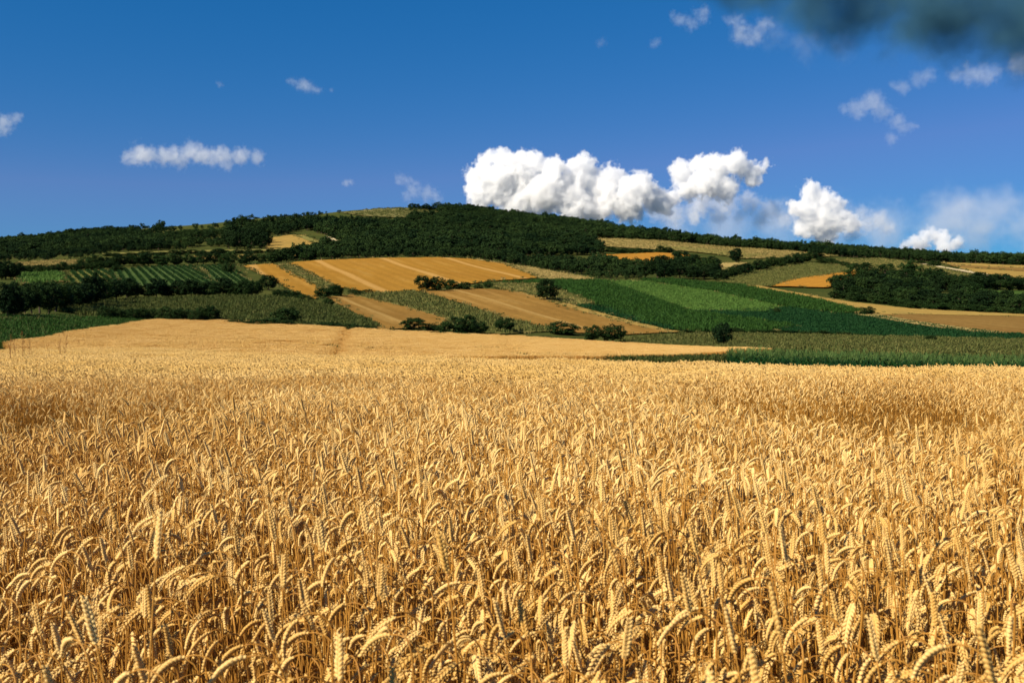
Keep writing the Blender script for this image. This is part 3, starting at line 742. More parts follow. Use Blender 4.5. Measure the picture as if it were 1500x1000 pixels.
hedge([(1052, 413), (1100, 400), (1150, 389), (1200, 381)], 14, 15, 20, ['dark', 'bush'], 'dark bush in the diagonal hedge beside the olive meadow', 'bushes of the diagonal hedge')
hedge([(1200, 384), (1240, 392), (1275, 397)], 9, 9, 16, ['bush', 'low'], 'dark bush in the thin hedge above the bright ripe plot', 'bushes above the ripe plot')
hedge([(890, 370), (940, 370.5), (985, 369.5)], 9, 8, 16, ['low'], 'dark low bush in the hedge behind the small orange plot', 'bushes behind the small orange plot')
hedge([(1215, 436), (1260, 441), (1330, 450), (1430, 458), (1510, 462)], 30, 11, 22, ['sunny', 'low'], 'green bush along the lower edge of the right copse', 'bushes below the right copse')
hedge([(985, 487), (1050, 486), (1150, 489), (1250, 492)], 10, 6, 26, ['low', 'sunny'], 'small scrubby bush on the bank below the deep green crop', 'scrub on the right bank')

def copse(poly, n, h, w, kinds, label, group, dmin=40.0):
    P = np.array(poly, float); lo, hi = P.min(0), P.max(0); k = 0; got = []
    tries = 0
    while k < n and tries < 5000:
        tries += 1
        p = rng.uniform(lo, hi)
        if not inside(P, np.array([p[0]]), np.array([p[1]]))[0]: continue
        if any(abs(p[0] - a)*.5 + abs(p[1] - b)*1.6 < 7 for a, b in got) and tries < 3000: continue
        got.append(p); k += 1
        tree(p[0], p[1], h*random.uniform(.75, 1.2), w*random.uniform(.8, 1.25), random.choice(kinds), label, 'tree', 'tree', group, dmin)
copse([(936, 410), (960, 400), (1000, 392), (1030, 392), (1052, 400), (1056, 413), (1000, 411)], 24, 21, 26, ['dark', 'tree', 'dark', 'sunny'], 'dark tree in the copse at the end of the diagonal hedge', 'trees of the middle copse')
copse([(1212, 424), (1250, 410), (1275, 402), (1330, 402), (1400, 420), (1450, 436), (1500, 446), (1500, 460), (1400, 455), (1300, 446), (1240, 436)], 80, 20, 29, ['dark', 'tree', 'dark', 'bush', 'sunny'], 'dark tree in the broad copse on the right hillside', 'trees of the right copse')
copse([(1404, 427), (1420, 420), (1460, 418), (1500, 422), (1560, 428), (1560, 432), (1460, 427)], 16, 20, 26, ['dark', 'tree'], 'dark tree in the small copse at the right edge', 'trees of the right edge copse')
copse([(330, 366), (345, 358), (385, 355), (393, 364), (360, 367)], 12, 21, 22, ['dark'], 'dark tree in the dense clump left of the tan field', 'trees beside the tan field')
hedge([(125, 344), (160, 343), (205, 341)], 10, 11, 13, ['dark'], 'dark tree in the row on the left skyline', 'trees on the left skyline', 'tree', 'tree')
tree(235, 340, 16, 12, 'tree', 'tallest single tree on the left skyline', 'tree', 'tree')
hedge([(600, 307), (625, 308.5), (658, 311)], 9, 8, 11, ['dark'], 'small dark tree in the row on the hilltop', 'trees on the hilltop', 'tree', 'tree')

# ------------------------------------------------------------------ the far wood as one mass
def forest_kind(seed, mat='leaf_forest'):
    V, Q, cs = crown_geo(seed, 30, 24, .058, .55, .45, .1, .3)
    g = Geo(); g.add(V, [tuple(q) for q in Q], 0)
    t = trunk_geo(seed + 1, cs, .35, .03, 3)
    for v in t.v: pass
    g.add(np.concatenate(t.v), t.f, 1)
    return g.mesh('forest_tree', [M[mat], M['bark']], False)
FOREST_SRC = [('forest_tree', forest_kind(700 + i*3)) for i in range(6)]
def forest_points(poly, spacing, dmin=40.0):
    x, y = points_in(world_poly(poly, dmin, 6), spacing, .55)
    return x, y
fx, fy = [], []
def fadd(poly, spacing, keep=None):
    x, y = forest_points(poly, spacing)
    if keep is not None:
        n = np.sin(x*.018 + 1.7)*np.sin(y*.012 + x*.006) + .5*np.sin(x*.05 - y*.03) + rng.normal(0, .35, len(x))
        k = n > keep; x, y = x[k], y[k]
    fx.append(x); fy.append(y)
MAIN = [(400, 385), (470, 366), (505, 361), (478, 346), (440, 336), (440, 322), (520, 320.5), (600, 321.5), (652, 320), (642, 311.5), (660, 309), (750, 318), (850, 328), (950, 347), (1000, 351), (1060, 360), (960, 352.5), (857, 350), (872, 360), (884, 372), (872, 375), (760, 377), (738, 387), (690, 380), (600, 377.5), (470, 381)]
fadd(MAIN, 7.2)
fadd([(985, 350), (1100, 363), (1200, 371), (1300, 375), (1400, 381), (1500, 388), (1600, 392), (1600, 394.5), (1500, 390), (1380, 384), (1290, 379), (1225, 376), (1150, 368), (1050, 361)], 6.0)
fadd([(-60, 357), (60, 352), (125, 345), (205, 341), (330, 330), (440, 324), (440, 336), (425, 344), (393, 349), (388, 365), (300, 368), (150, 371.5), (120, 379), (20, 385), (-60, 388)], 6.8, -.05)
fadd([(-60, 357), (60, 352), (140, 344), (200, 350), (250, 366), (150, 371.5), (120, 379), (20, 385), (-60, 388)], 7.6, -.6)
fadd([(740, 388), (762, 384), (800, 388), (850, 391), (885, 387), (925, 392), (945, 400), (936, 411), (890, 411.5), (850, 404), (770, 391)], 5.6, -.2)
fadd([(380, 317), (440, 316), (520, 309), (560, 306.5), (640, 311), (600, 320), (440, 322)], 16, .3)
fadd([(360, 321), (440, 316), (520, 309.5), (535, 316), (520, 320), (440, 323)], 8, -.1)
# and the slope just behind the ridge line
for p0, p1 in ((640, 990), (990, 1600), (-60, 240)):
    for px in np.arange(p0, p1, 2.2):
        u = (px - 750)/F; s = SD[(SD > 700) & (SD < 1900)]
        d = s[int(np.argmin(500 - (height(u*s, s) - EYE)*F/s))] + rng.uniform(2, 70)
        fx.append(np.array([u*d])); fy.append(np.array([d]))
fx, fy = np.concatenate(fx), np.concatenate(fy); k = len(fx)
hh = (5.0 + 9.5*rng.beta(1.5, 2.8, k))*np.where((fx/fy < (330 - 750)/F) & (fy > 500), .74, 1.0)*np.where(fy < 720, .72, 1.0)*(1 + .18*np.sin(fx*.03)*np.sin(fy*.021))
small = (fx/fy < (600 - 750)/F) & (fy > 1120) & (fx/fy > (370 - 750)/F)
hh = np.where(small, hh*.42, hh)
ww = hh*rng.uniform(.75, 1.1, k)
tag(scatter('forest', np.stack([fx, fy, height(fx, fy) - .1], -1), np.stack([np.zeros(k), np.zeros(k), rng.uniform(0, 6.28, k)], -1), np.stack([ww, ww, hh], -1), rng.integers(0, 6, k), FOREST_SRC),
    'dark green far wood covering the hillside and the ridge', 'forest', kind='stuff')

# ------------------------------------------------------------------ wheat
def bend_path(r, H, bend, ear_len, n_neck=6, n_ear=7):
    """stem and ear centre line in the x-z plane, drooping towards +x; returns stem points, ear points, ear tangents"""
    lean = r.normal(0, .05)
    p = np.array([0., 0., 0.]); stem = [p.copy()]
    th = lean
    L = H - .074
    for i in range(4):
        th += r.normal(0, .02)
        p = p + np.array([math.sin(th), r.normal(0, .008), math.cos(th)])*L/4; stem.append(p.copy())
    neck = .074
    for i in range(n_neck):
        th += bend*.66/n_neck
        p = p + np.array([math.sin(th), 0, math.cos(th)])*neck/n_neck; stem.append(p.copy())
    ear = [p.copy()]; ths = [th]
    for i in range(n_ear):
        th += bend*.34/n_ear
        p = p + np.array([math.sin(th), 0, math.cos(th)])*ear_len/n_ear; ear.append(p.copy()); ths.append(th)
    return np.array(stem), np.array(ear), np.array(ths)

def ellipsoid(c, axis, side, L, W, T, k=5):
    nrm = np.cross(axis, side); v = [c - axis*L/2]
    for t, s in ((-.28, .75), (.02, 1.0), (.3, .62)):
        for j in range(k):
            w = 2*math.pi*j/k
            v.append(c + axis*L*t + s*(math.cos(w)*side*W/2 + math.sin(w)*nrm*T/2))
    v.append(c + axis*L*.56)
    f = [(0, 1 + (j+1) % k, 1 + j) for j in range(k)]
    for q in range(2):
        b = 1 + q*k
        f += [(b + j, b + (j+1) % k, b + k + (j+1) % k, b + k + j) for j in range(k)]
    b = 1 + 2*k
    f += [(b + j, b + (j+1) % k, 1 + 3*k) for j in range(k)]
    return v, f

def wheat_parts(seed, fine=True):
    r = np.random.default_rng(seed)
    H = r.uniform(.86, 1.0)
    bend = math.radians(float(np.clip(r.normal(168, 17), 120, 198) if r.random() < .82 else abs(r.normal(30, 22))))
    el = r.uniform(.050, .072)
    stem, ear, ths = bend_path(r, H, bend, el)
    gs, ge, gl = Geo(), Geo(), Geo()
    gs.add(*tube(stem, np.linspace(.0021, .0011, len(stem)), 5 if fine else 3))
    n = 10 if fine else 6
    roll = r.uniform(0, math.pi)
    for i in range(n*2):
        t = (i + .5)/(n*2); x = t*(len(ear) - 1); k = min(int(x), len(ear) - 2)
        c = ear[k] + (ear[k+1] - ear[k])*(x - k); th = ths[k]
        ax = np.array([math.sin(th), 0, math.cos(th)]); n1 = np.array([math.cos(th), 0, -math.sin(th)]); n2 = np.array([0, 1., 0])
        side = math.cos(roll)*n1 + math.sin(roll)*n2; s = 1 if i % 2 else -1
        wf = (.74 + .26*math.sin(math.pi*min(1, t*1.05 + .1)))*r.uniform(.88, 1.1)
        a2 = ax*math.cos(.52) + side*s*math.sin(.52)
        s2 = side*s*math.cos(.52) - ax*math.sin(.52)
        cc = c + side*s*.0032*wf
        if fine:
            ge.add(*ellipsoid(cc + ax*.002, a2, s2, .0113*wf, .0050*wf, .0094*wf))
            tip = cc + a2*.0105; ge.add([tip - s2*.0006, tip + s2*.0006, tip + a2*r.uniform(.004, .009)], [(0, 1, 2)])
        else:
            ge.add(*ellipsoid(cc, a2, s2, .0148*wf, .0066*wf, .0099*wf, 4))
    ge.add(*tube(ear, np.linspace(.0030, .0015, len(ear)), 4))
    for j in range(1):
        z = r.uniform(.25, .62)*H; a = r.uniform(0, 6.28); L = r.uniform(.10, .20)
        d = np.array([math.cos(a), math.sin(a), 0]); s = np.array([-d[1], d[0], 0]); v = []
        base = np.array([np.interp(z, stem[:, 2], stem[:, 0]) if stem[-1, 2] > stem[0, 2] else 0, 0, z])
        tw = r.uniform(-1.5, 1.5); K = 6 if fine else 4
        for k in range(K):
            t = k/(K-1); c = base + d*L*.55*t + np.array([0, 0, L*(.5*t - 1.1*t*t)])
            w = .0034*(1 - .8*t); sd = s*math.cos(tw*t) + np.array([0, 0, 1])*math.sin(tw*t)
            v += [c - sd*w, c + sd*w]
        gl.add(v, [(2*k, 2*k+1, 2*k+3, 2*k+2) for k in range(K-1)])
    return gs, ge, gl

def joined(name, parts, mats):
    g = Geo()
    for m, p in enumerate(parts): g.add(np.concatenate(p.v), p.f, m)
    return g.mesh(name, mats, True)

WM = [M['straw'], M['ear'], M['dryleaf']]
N_NEAR = 22
near_parts = [wheat_parts(1000 + i) for i in range(N_NEAR)]
near_src = [('wheat_stalk', joined('wheat_stalk', p, WM)) for p in near_parts]
N_MID = 16
mid_src = [('wheat_stalk_plain', joined('wheat_stalk_plain', wheat_parts(2000 + i, False), WM)) for i in range(N_MID)]

def sheaf(seed, size, n, segs=True):
    """a patch of standing wheat for the distance"""
    r = np.random.default_rng(seed); g = Geo()
    for i in range(n):
        x, y = r.uniform(-size/2, size/2, 2); H = r.uniform(.80, .97); a = r.normal(math.pi, 1.1); bend = math.radians(float(np.clip(r.normal(115, 42), 12, 170)))
        d = np.array([math.cos(a), math.sin(a), 0]); s = np.array([-d[1], d[0], 0]); b = np.array([x, y, 0]); t = b + np.array([r.normal(0, .03), r.normal(0, .03), H - .04])
        w = .0032
        g.add([b - s*w, b + s*w, t + s*w, t - s*w, b - d*w, b + d*w, t + d*w, t - d*w], [(0, 1, 2, 3), (4, 5, 6, 7)], 1)
        th = bend*.25; p = t; P = [p.copy()]
        for k in range(4):
            p = p + (d*math.sin(th) + np.array([0, 0, math.cos(th)]))*.027; th += bend*.3; P.append(p.copy())
        g.add(*tube(P, [.0018, .0035, .0072, .0072, .003], 4), 0)
    return g.mesh('wheat_patch', [M['crop_straw'], M['crop_stem']], True)
far_src = [('wheat_patch', sheaf(3000 + i, .7, 215)) for i in range(6)]

def wave(x, y):
    return np.sin(x*1.1 + .6*np.sin(y*.7)) * np.sin(y*.83 + 1.1 + .5*np.sin(x*.45)) + .5*np.sin(x*2.7 + y*1.9)*np.sin(y*2.3 - x*.8)

HOLLOWS = [(3.0, 10.2, 1.15, 3.0, .60), (4.7, 10.6, 1.0, 2.2, .34), (6.4, 11.6, 1.2, 2.0, .20), (-3.4, 9.1, .85, 2.3, .44), (-4.9, 9.7, .9, 2.0, .34), (.4, 14.0, 1.8, 1.6, .10), (-1.2, 7.2, .7, 1.1, .12), (-2.4, 4.6, .5, .8, .14), (1.6, 5.4, .5, .7, .10)]
def crop_height(x, y):
    h = 1 + .035*wave(x*.8, y*.8)
    for cx, cy_, rx, ry, dd in HOLLOWS:
        h -= dd*np.exp(-(((x - cx)/rx)**2 + ((y - cy_)/ry)**2)**2)
    return h
def near_region(y0, y1, sp):
    gy = np.arange(y0, y1, sp); X, Y = [], []
    for yy in gy:
        hw = .66*yy + 1.6
        xs = np.arange(-hw, hw, sp); X.append(xs); Y.append(np.full(len(xs), yy))
    X, Y = np.concatenate(X), np.concatenate(Y)
    X = X + rng.uniform(-.5, .5, len(X))*sp; Y = Y + rng.uniform(-.5, .5, len(Y))*sp
    return X, Y
def in_near_field(x, y):
    end = np.interp(750 + F*x/np.maximum(y, 1), [-200, 0, 100, 500, 1040, 1068, 1200, 2200], [62, 62, 66, 66, 60, 38.5, 37.5, 37.5])
    return y < end

def stalk_xf(x, y, n_kind):
    k = len(x)
    turn = rng.normal(math.pi, .95, k)
    h = crop_height(x, y)*rng.normal(1, .055, k)
    # bent stalks: more of them, leaning right, at the left of the field
    mess = np.clip((-x/np.maximum(y, 1) - .05)/.4, 0, 1)
    lx = rng.normal(0, .06, k) + .05*wave(x*.6 + 3, y*.6) + .025*wave(x*2.6, y*2.1 + 5)
    ly = rng.normal(.02, .05, k) + .02*wave(x*2.3 + 9, y*1.9) + mess*rng.normal(.12, .14, k)
    return np.stack([x, y, height(x, y)], -1), np.stack([lx, ly, turn], -1), np.stack([rng.normal(1, .09, k), rng.normal(1, .09, k), np.ones(k)], -1)*h[:, None], rng.integers(0, n_kind, k)

x1, y1 = near_region(.75, 6.2, .0375)
def clump(x, y):
    n = np.sin(x*7.3 + 1.9*np.sin(y*3.1))*np.sin(y*6.1 + 1.7*np.sin(x*4.3 + 1)) + .6*np.sin(x*15 + y*9)*np.sin(y*13 - x*6)
    ok = n + rng.normal(0, .5, len(x)) > -.75
    for cx, cy_, rx, ry, dd in HOLLOWS:
        if dd > .3: ok &= (((x - cx)/rx)**2 + ((y - cy_)/ry)**2 > rng.normal(.9, .25, len(x))) | (rng.random(len(x)) < .22)
    return ok
keep = ~((np.abs(x1) < .45) & (y1 < 1.15)) & clump(x1, y1); x1, y1 = x1[keep], y1[keep]
P1, R1, S1, I1 = stalk_xf(x1, y1, N_NEAR)
# stalks that show largest become things of their own
top_row = 500 + (EYE - .9*S1[:, 2])*F/np.maximum(y1, .5)
seen = (np.abs(x1/y1)*F < 752) & (top_row < 1010)
order = np.nonzero(seen)[0]; order = order[np.argsort(y1[order])][:300]
single = np.zeros(len(x1), bool); single[order] = True
part_me = [(p[0].mesh('stem', [M['straw']]), p[1].mesh('ear', [M['ear']]), p[2].mesh('leaf', [M['dryleaf']])) for p in near_parts]
for i in order:
    o = link('wheat_stalk', None, loc=P1[i]); o.rotation_euler = R1[i]; o.scale = S1[i]
    sm, em, lm = part_me[I1[i]]
    link('stem', sm, o); link('ear', em, o); link('leaf', lm, o)
    tag(o, 'ripe golden wheat stalk with plump ear along the bottom edge of the field', 'wheat', 'nearest wheat stalks')
rest = ~single
x2, y2 = near_region(6.2, 15, .0415)
k2 = clump(x2, y2); x2, y2 = x2[k2], y2[k2]
P2, R2, S2, I2 = stalk_xf(x2, y2, N_MID)
x3, y3 = near_region(15, 68, .52)
k3 = in_near_field(x3, y3); x3, y3 = x3[k3], y3[k3]; n3 = len(x3)
P3 = np.stack([x3, y3, height(x3, y3)], -1)
R3 = np.stack([rng.normal(0, .04, n3), rng.normal(0, .04, n3), rng.normal(0, .5, n3)], -1)
h3 = crop_height(x3, y3)*rng.normal(1, .02, n3)
S3 = np.stack([np.ones(n3), np.ones(n3), h3], -1)

def scatter_many(name, groups):
    """several levels of detail in one object: each group is (points, rotation, scale, index, sources)"""
    src, pts, rot, scl, idx = [], [], [], [], []
    for p, r_, s_, i_, so in groups:
        pts.append(p); rot.append(r_); scl.append(s_); idx.append(i_ + len(src)); src += so
    coll_src = [(n, m) for n, m in src]
    return scatter(name, np.concatenate(pts), np.concatenate(rot), np.concatenate(scl), np.concatenate(idx), coll_src)

tag(scatter_many('wheat_crop', [(P1[rest], R1[rest], S1[rest], I1[rest], near_src), (P2, R2, S2, I2, mid_src), (P3, R3, S3, rng.integers(0, 6, n3), far_src)]),
    'ripe golden wheat filling the foreground field up to its crest', 'wheat', kind='stuff')

# the smooth far wheat beyond the dip, with wheel tracks and flattened patches
def far_sheaf(seed, size=1.5, n=330):
    r = np.random.default_rng(seed); g = Geo()
    for i in range(n):
        x, y = r.uniform(-size/2, size/2, 2); H = r.uniform(.78, .92); a = r.normal(math.pi, 1.1)
        d = np.array([math.cos(a), math.sin(a), 0]); s = np.array([-d[1], d[0], 0]); b = np.array([x, y, .35]); t = np.array([x + r.normal(0, .04), y + r.normal(0, .04), H])
        w = .006
        g.add([b - s*w, b + s*w, t + s*w, t - s*w], [(0, 1, 2, 3)], 1)
        e = t + d*r.uniform(.03, .08) + np.array([0, 0, r.uniform(-.07, .03)])
        g.add([t + s*.012, t - s*.012, t + np.array([0, 0, .016]), e], [(0, 3, 2), (1, 2, 3), (0, 1, 3)], 0)
    return g.mesh('far_wheat_patch', [M['crop_straw'], M['crop_stem']], False)
x4, y4 = points_in(far_poly, 1.05)
hf = 1 + .06*np.sin(x4*.21 + y4*.05)*np.sin(y4*.11) + .04*np.sin(x4*.9 + y4*.3)*np.sin(y4*.55 - x4*.2) + rng.normal(0, .03, len(x4))
TRACKS = []
for a_, b_ in (((506, 487), (489, 524)), ((512, 487), (496, 524)), ((300, 474), (120, 512)), ((740, 498), (760, 530))):
    TRACKS.append((np.array(hit(*a_, 68)), np.array(hit(*b_, 68)), .45 if a_[0] > 500 and a_[0] < 600 else .12))
for A, B, dep in TRACKS:
    e = (B - A)/np.linalg.norm(B - A); n_ = np.array([-e[1], e[0]])
    dist = np.abs((x4 - A[0])*n_[0] + (y4 - A[1])*n_[1])
    hf -= dep*np.exp(-(dist/.7)**2)
for px, row, rx, ry, dep in ((368, 480, 2.6, 2.0, .4), (255, 503, 5, 1.2, .4), (230, 504, 3, 1.0, .35), (405, 511, 3.4, 1.2, .45), (325, 491, 2.5, 1.5, .25), (380, 514, 3, .8, .3), (460, 491, 2.0, 3.0, .3)):
    cx, cy_ = hit(px, row, 68)
    hf -= dep*np.exp(-(((x4 - cx)/rx)**2 + ((y4 - cy_)/ry)**2))
k = len(x4)
tag(scatter('far_wheat_crop', np.stack([x4, y4, height(x4, y4)], -1), np.stack([np.zeros(k), np.zeros(k), rng.normal(0, .4, k)], -1), np.stack([np.ones(k), np.ones(k), np.clip(hf, .4, 1.1)], -1), rng.integers(0, 5, k), [('far_wheat_patch', far_sheaf(4000 + i)) for i in range(5)]),
    'smooth pale wheat field beyond the dip with wheel tracks', 'wheat', kind='stuff')

# green weeds that grow through the far wheat and along its near margin
wx, wy = [], []
for (pa, pb, n, sp) in (((450, 514), (480, 514), 26, .8), ((690, 518), (800, 520), 70, .9), ((520, 520), (600, 521), 30, .7), ((760, 529), (1075, 528), 420, 1.6), ((1075, 527), (1000, 528), 60, 1.2)):
    A, B = np.array(hit(*pa, 68)), np.array(hit(*pb, 68)); t = rng.uniform(0, 1, n)
    wx.append(A[0] + (B[0]-A[0])*t + rng.normal(0, sp, n)); wy.append(A[1] + (B[1]-A[1])*t + rng.normal(0, sp, n))
wx, wy = np.concatenate(wx), np.concatenate(wy); k = len(wx); sz = rng.uniform(.8, 1.25, k)
tag(scatter('weeds', np.stack([wx, wy, height(wx, wy)], -1), np.stack([np.zeros(k), np.zeros(k), rng.uniform(0, 6.28, k)], -1), np.stack([sz]*3, -1), rng.integers(0, 3, k), [('weed_tuft', tuft_mesh('weed_tuft', M['tuft_drab'], 24, .9, .8, .09, 90 + i, .6, M['tuft_olive'])) for i in range(3)]),
    'green weeds along the dip between the two wheat fields', 'weeds', kind='stuff')

# rusty dock plants at the left end of the crest
def dock_mesh(seed):
    r = np.random.default_rng(seed); st, sd = Geo(), Geo(); H = 1.0
    st.add(*tube([(0, 0, 0), (.02, .01, .5), (.03, -.01, 1.0)], [.006, .005, .002], 4))
    for i in range(9):
        z = .45 + .06*i; a = r.uniform(0, 6.28); L = .22*(1 - .09*i) + .04
        d = np.array([math.cos(a)*.5, math.sin(a)*.5, .86]); b = np.array([.02, 0, z]); st.add(*tube([b, b + d*L], [.003, .001], 3))
        for j in range(14):
            c = b + d*L*r.uniform(.2, 1.05) + r.normal(0, .008, 3); u_ = r.normal(0, 1, 3); u_ /= np.linalg.norm(u_); v_ = np.cross(u_, (.3, .5, .8)); s_ = r.uniform(.008, .014)
            sd.add([c - u_*s_, c + v_*s_, c + u_*s_, c - v_*s_], [(0, 1, 2, 3)])
    return st.mesh('stem', [M['dock']]), sd.mesh('seed_head', [M['dock']], False)
docks = [dock_mesh(60 + i) for i in range(3)]
for i, (px, row, h) in enumerate(((14, 490, 34), (32, 486, 36), (44, 496, 24), (22, 498, 22), (88, 496, 26), (96, 492, 22))):
    d_ = 30 + 3.0*i; x_ = (px - 750)/F*d_; zt = EYE + (500 - row)/F*d_; zb = float(height(x_, d_))
    o = link('dock_plant', None, loc=(x_, d_, zb)); o.scale = (1.0, 1.0, zt - zb); o.rotation_euler = (0, 0, i*1.3)
    a_, b_ = docks[i % 3]; link('stem', a_, o); link('seed_head', b_, o)
    tag(o, 'tall rusty brown dock plant rising above the wheat at far left', 'weed', 'dock plants at the far left')

# ------------------------------------------------------------------ clouds: bodies of mist far behind and above the hill
def cloud(label, dist, puffs, dens, soft=.45, amp=.55, colr=(.995, .995, .995), group=None, extra=2, aniso=.0, seed=1, grow=1.12, blend=.38):
    r = np.random.default_rng(seed)
    S = dist/F; pts, rad = [], []
    for p in puffs:
        px, row, rr = p[:3]; rr *= grow
        y = dist + r.normal(0, rr*S*.35)
        c = np.array([(px - 750)*S, y, EYE + (500 - row)*S])
        pts.append(c); rad.append(rr*S)
        for i in range(extra):
            d = r.normal(0, 1, 3); d[2] = abs(d[2])*.8 - .25; d /= np.linalg.norm(d)
            pts.append(c + d*rr*S*.7); rad.append(rr*S*r.uniform(.4, .62))
    pts, rad = np.array(pts), np.array(rad)
    org = pts.mean(0); pts = pts - org
    rm = float(np.median(rad[::extra + 1]))
    lo = (pts - rad[:, None]*1.5).min(0); hi = (pts + rad[:, None]*1.5).max(0)
    m = bpy.data.materials.new('cloud_mist'); m.use_nodes = True
    N, L = m.node_tree.nodes, m.node_tree.links
    N.remove(N['Principled BSDF'])
    vol = N.new('ShaderNodeVolumePrincipled'); vol.inputs['Color'].default_value = (*colr, 1)
    vol.inputs['Anisotropy'].default_value = aniso
    vol.inputs['Density'].default_value = dens
    vol.inputs['Density Attribute'].default_value = 'density'
    L.new(vol.outputs[0], N['Material Output'].inputs['Volume'])
    vd = bpy.data.volumes.new('cloud'); vd.materials.append(m)
    o = link('cloud', vd, loc=org)
    ng = bpy.data.node_groups.new('cloud_body', 'GeometryNodeTree')
    ng.interface.new_socket('Geometry', in_out='INPUT', socket_type='NodeSocketGeometry')
    ng.interface.new_socket('Geometry', in_out='OUTPUT', socket_type='NodeSocketGeometry')
    N, L = ng.nodes, ng.links
    gi, go = N.new('NodeGroupInput'), N.new('NodeGroupOutput')
    pos = N.new('GeometryNodeInputPosition')
    def node(kind, op, *ins):
        v = N.new(kind); v.operation = op
        for i, q in enumerate(ins):
            if hasattr(q, 'is_linked'): L.new(q, v.inputs[i])
            else: v.inputs[i].default_value = q
        return v
    def fm(op, *ins): return node('ShaderNodeMath', op, *ins).outputs[0]
    def vm(op, *ins): return node('ShaderNodeVectorMath', op, *ins)
    def noise(scale, detail, rough):
        no = N.new('ShaderNodeTexNoise'); no.inputs['Scale'].default_value = scale; no.inputs['Detail'].default_value = detail; no.inputs['Roughness'].default_value = rough
        L.new(vm('ADD', pos.outputs[0], (seed*997.0, seed*313.0, 0)).outputs[0], no.inputs['Vector']); return no
    n1 = noise(.5/rm, 2, .5)
    wv = vm('SCALE', vm('SUBTRACT', n1.outputs['Color'], (.5, .5, .5)).outputs[0]); wv.inputs['Scale'].default_value = rm*amp*2.4
    wp = vm('ADD', pos.outputs[0], wv.outputs[0]).outputs[0]
    acc = None
    for c, q in zip(pts, rad):
        d = fm('DIVIDE', vm('DISTANCE', wp, tuple(c)).outputs['Value'], float(q))
        acc = d if acc is None else fm('SMOOTH_MIN', acc, d, blend)
    n2 = noise(2.0/rm, 7, .64)
    acc = fm('ADD', acc, fm('MULTIPLY', fm('SUBTRACT', n2.outputs['Fac'], .5), 3.8*amp))
    mr = N.new('ShaderNodeMapRange'); mr.interpolation_type = 'SMOOTHSTEP'
    L.new(acc, mr.inputs[0]); mr.inputs[1].default_value = 1.05; mr.inputs[2].default_value = 1.05 - soft; mr.inputs[3].default_value = 0; mr.inputs[4].default_value = 1
    vc = N.new('GeometryNodeVolumeCube')
    L.new(mr.outputs[0], vc.inputs['Density'])
    vc.inputs['Min'].default_value = tuple(lo); vc.inputs['Max'].default_value = tuple(hi)
    vox = max(S*1.2, float((hi - lo).max())/340)
    for ax, v in zip('XYZ', (hi - lo)/vox): vc.inputs['Resolution ' + ax].default_value = max(12, int(v))
    sm = N.new('GeometryNodeSetMaterial'); sm.inputs['Material'].default_value = m
    L.new(vc.outputs[0], sm.inputs['Geometry']); L.new(sm.outputs[0], go.inputs[0])
    md = o.modifiers.new('body', 'NODES'); md.node_group = ng
    return tag(o, label, 'cloud', group)

cloud('big bright white cumulus bank rising behind the wooded ridge', 10000, [(705,262,20),(715,242,13),(738,237,15),(760,248,20),(788,240,15),(730,272,24),(770,275,27),(810,250,19),(800,284,27),(853,243,15),(850,265,25),(885,262,19),(905,260,12),(890,285,25),(930,272,19),(945,282,18),(965,290,15),(840,300,24),(920,300,22),(700,288,18),(975,296,13),(760,300,24),(870,305,20)], .020, soft=.28, amp=.66, seed=1)
cloud('white cumulus tower with a ragged top right of the big bank', 10400, [(1000,252,15),(1022,243,12),(1045,250,19),(1075,240,15),(1092,250,15),(1112,245,10),(1122,238,7),(1030,272,19),(1060,275,18),(1008,276,16),(1098,262,11),(985,290,12)], .018, soft=.3, amp=.7, seed=2)
cloud('low pale grey cloud strip beneath the ragged cumulus tower', 10800, [(1030,298,20),(1065,295,20),(1100,298,18),(1050,322,14),(1080,323,12),(1020,320,12),(1112,322,14),(1130,308,16),(985,315,16),(960,312,14)], .0042, soft=.7, amp=.7, seed=3)
cloud('white cumulus pile standing over the ridge at right', 10200, [(1185,280,12),(1195,290,17),(1213,300,17),(1170,306,14),(1200,322,22),(1232,325,16),(1160,300,9),(1180,333,14),(1215,340,16),(1245,332,12)], .017, soft=.3, amp=.7, seed=4)
cloud('faint ragged cloud joined to the right of the cumulus pile', 10600, [(1270,328,15),(1290,320,13),(1248,345,14),(1262,315,10),(1150,322,12),(1300,335,12)], .004, soft=.7, amp=.75, seed=5)
cloud('small white cloud peeping over the ridge at far right', 11000, [(1360,345,12),(1380,350,12),(1340,354,10),(1326,358,8),(1400,356,9),(1350,360,12),(1385,364,12)], .014, soft=.45, amp=.7, seed=6)
cloud('thin milky veil spread low over the ridge at right', 14000, [(1000,325,34),(1070,330,36),(1140,330,38),(1210,335,40),(1290,330,44),(1370,328,46),(1450,330,46),(1530,335,46),(1410,305,30),(1480,305,34),(1560,310,40)], .0011, soft=1.0, amp=.5, extra=0, seed=23, blend=.8)
cloud('long white three humped cloud on the left of the sky', 8000, [(190,230,11),(205,227,15),(222,231,13),(240,231,12),(258,229,14),(280,223,16),(298,227,14),(315,231,12),(333,231,13),(352,229,15),(375,231,11),(335,243,9),(265,236,12)], .0062, soft=.75, amp=.62, seed=7)
cloud('small white cloud high up in the left half', 5800, [(430,121,8),(440,123,10),(452,128,10),(464,132,7),(484,130,4)], .0046, soft=.85, amp=.7, seed=8)
cloud('pale cloud cut off by the left edge of the view', 6800, [(12,180,12),(-4,186,14),(24,173,8),(8,190,9)], .0060, soft=.8, amp=.65, seed=9)
cloud('tiny white cloud low above the bald hilltop', 9000, [(507,269,6),(515,267,5)], .005, soft=.8, amp=.6, seed=10)
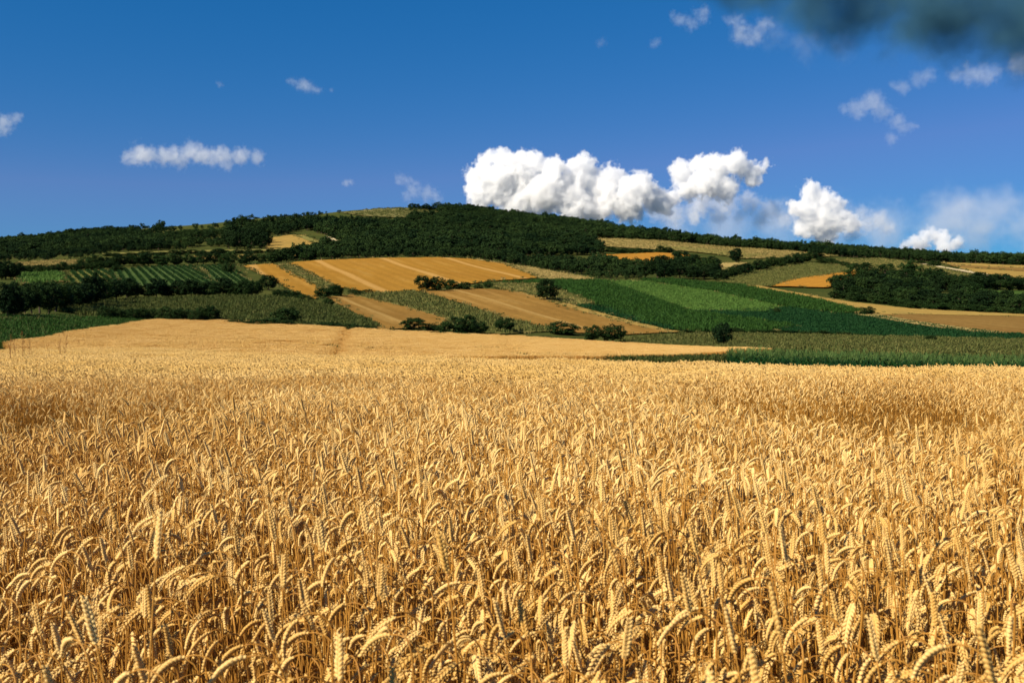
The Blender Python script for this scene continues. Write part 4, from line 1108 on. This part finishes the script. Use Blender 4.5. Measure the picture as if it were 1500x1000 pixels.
cloud('faint small cloud left of the big cumulus bank', 9600, [(585,260,8),(598,266,9),(608,278,13),(600,288,10),(625,286,12),(640,292,10)], .0022, soft=.85, amp=.8, seed=11)
cloud('tiny faint wisp alone in the upper left sky', 6000, [(321,124,6)], .0026, soft=.85, amp=.6, seed=12)
cloud('grey white wedge shaped cloud in the right sky', 6200, [(1240,158,9),(1255,156,13),(1275,150,17),(1295,160,15),(1312,178,13),(1326,190,10),(1305,204,10),(1262,164,11),(1335,186,7)], .0036, soft=.85, amp=.62, seed=13)
cloud('pale cloud at the left end of the dark storm cloud', 4800, [(985,24,8),(998,32,11),(1012,38,10),(1026,26,12),(1030,14,9)], .0036, soft=.9, amp=.75, seed=14)
cloud('ragged pale cloud edge beneath the dark storm cloud', 4900, [(1075,32,12),(1088,45,16),(1108,52,15),(1118,38,13),(1098,60,9)], .0042, soft=.9, amp=.7, seed=15)
cloud('tiny wisp left of the pale cloud in the top right', 5000, [(960,64,8)], .003, soft=.9, amp=.6, seed=16)
cloud('tiniest wisp left of the dark storm cloud', 5000, [(881,63,8)], .0022, soft=.9, amp=.6, seed=17)
cloud('pale cloud band under the dark storm cloud at right edge', 5200, [(1310,126,8),(1328,124,11),(1346,116,13),(1362,110,10),(1400,110,13),(1425,108,16),(1455,104,18),(1490,98,19),(1525,94,20)], .0036, soft=.85, amp=.6, seed=18)
cloud('big dark storm cloud hanging in the top right corner', 4200, [(1020,-40,40),(1070,-18,38),(1120,-8,42),(1190,8,56),(1260,6,64),(1340,20,66),(1400,30,66),(1460,32,68),(1530,36,72),(1620,34,72),(1170,-50,70),(1300,-60,80),(1420,-60,80),(1540,-60,80),(1640,-50,70)], .011, soft=.95, amp=.4, colr=(.095, .24, .34), seed=19, extra=0, grow=1.05, blend=.9)
cloud('thin grey violet fringe hanging under the storm cloud', 4500, [(1130,52,24),(1180,66,26),(1240,74,26),(1300,78,24),(1350,84,22)], .0011, soft=1.0, amp=.6, extra=1, seed=20, blend=.7)
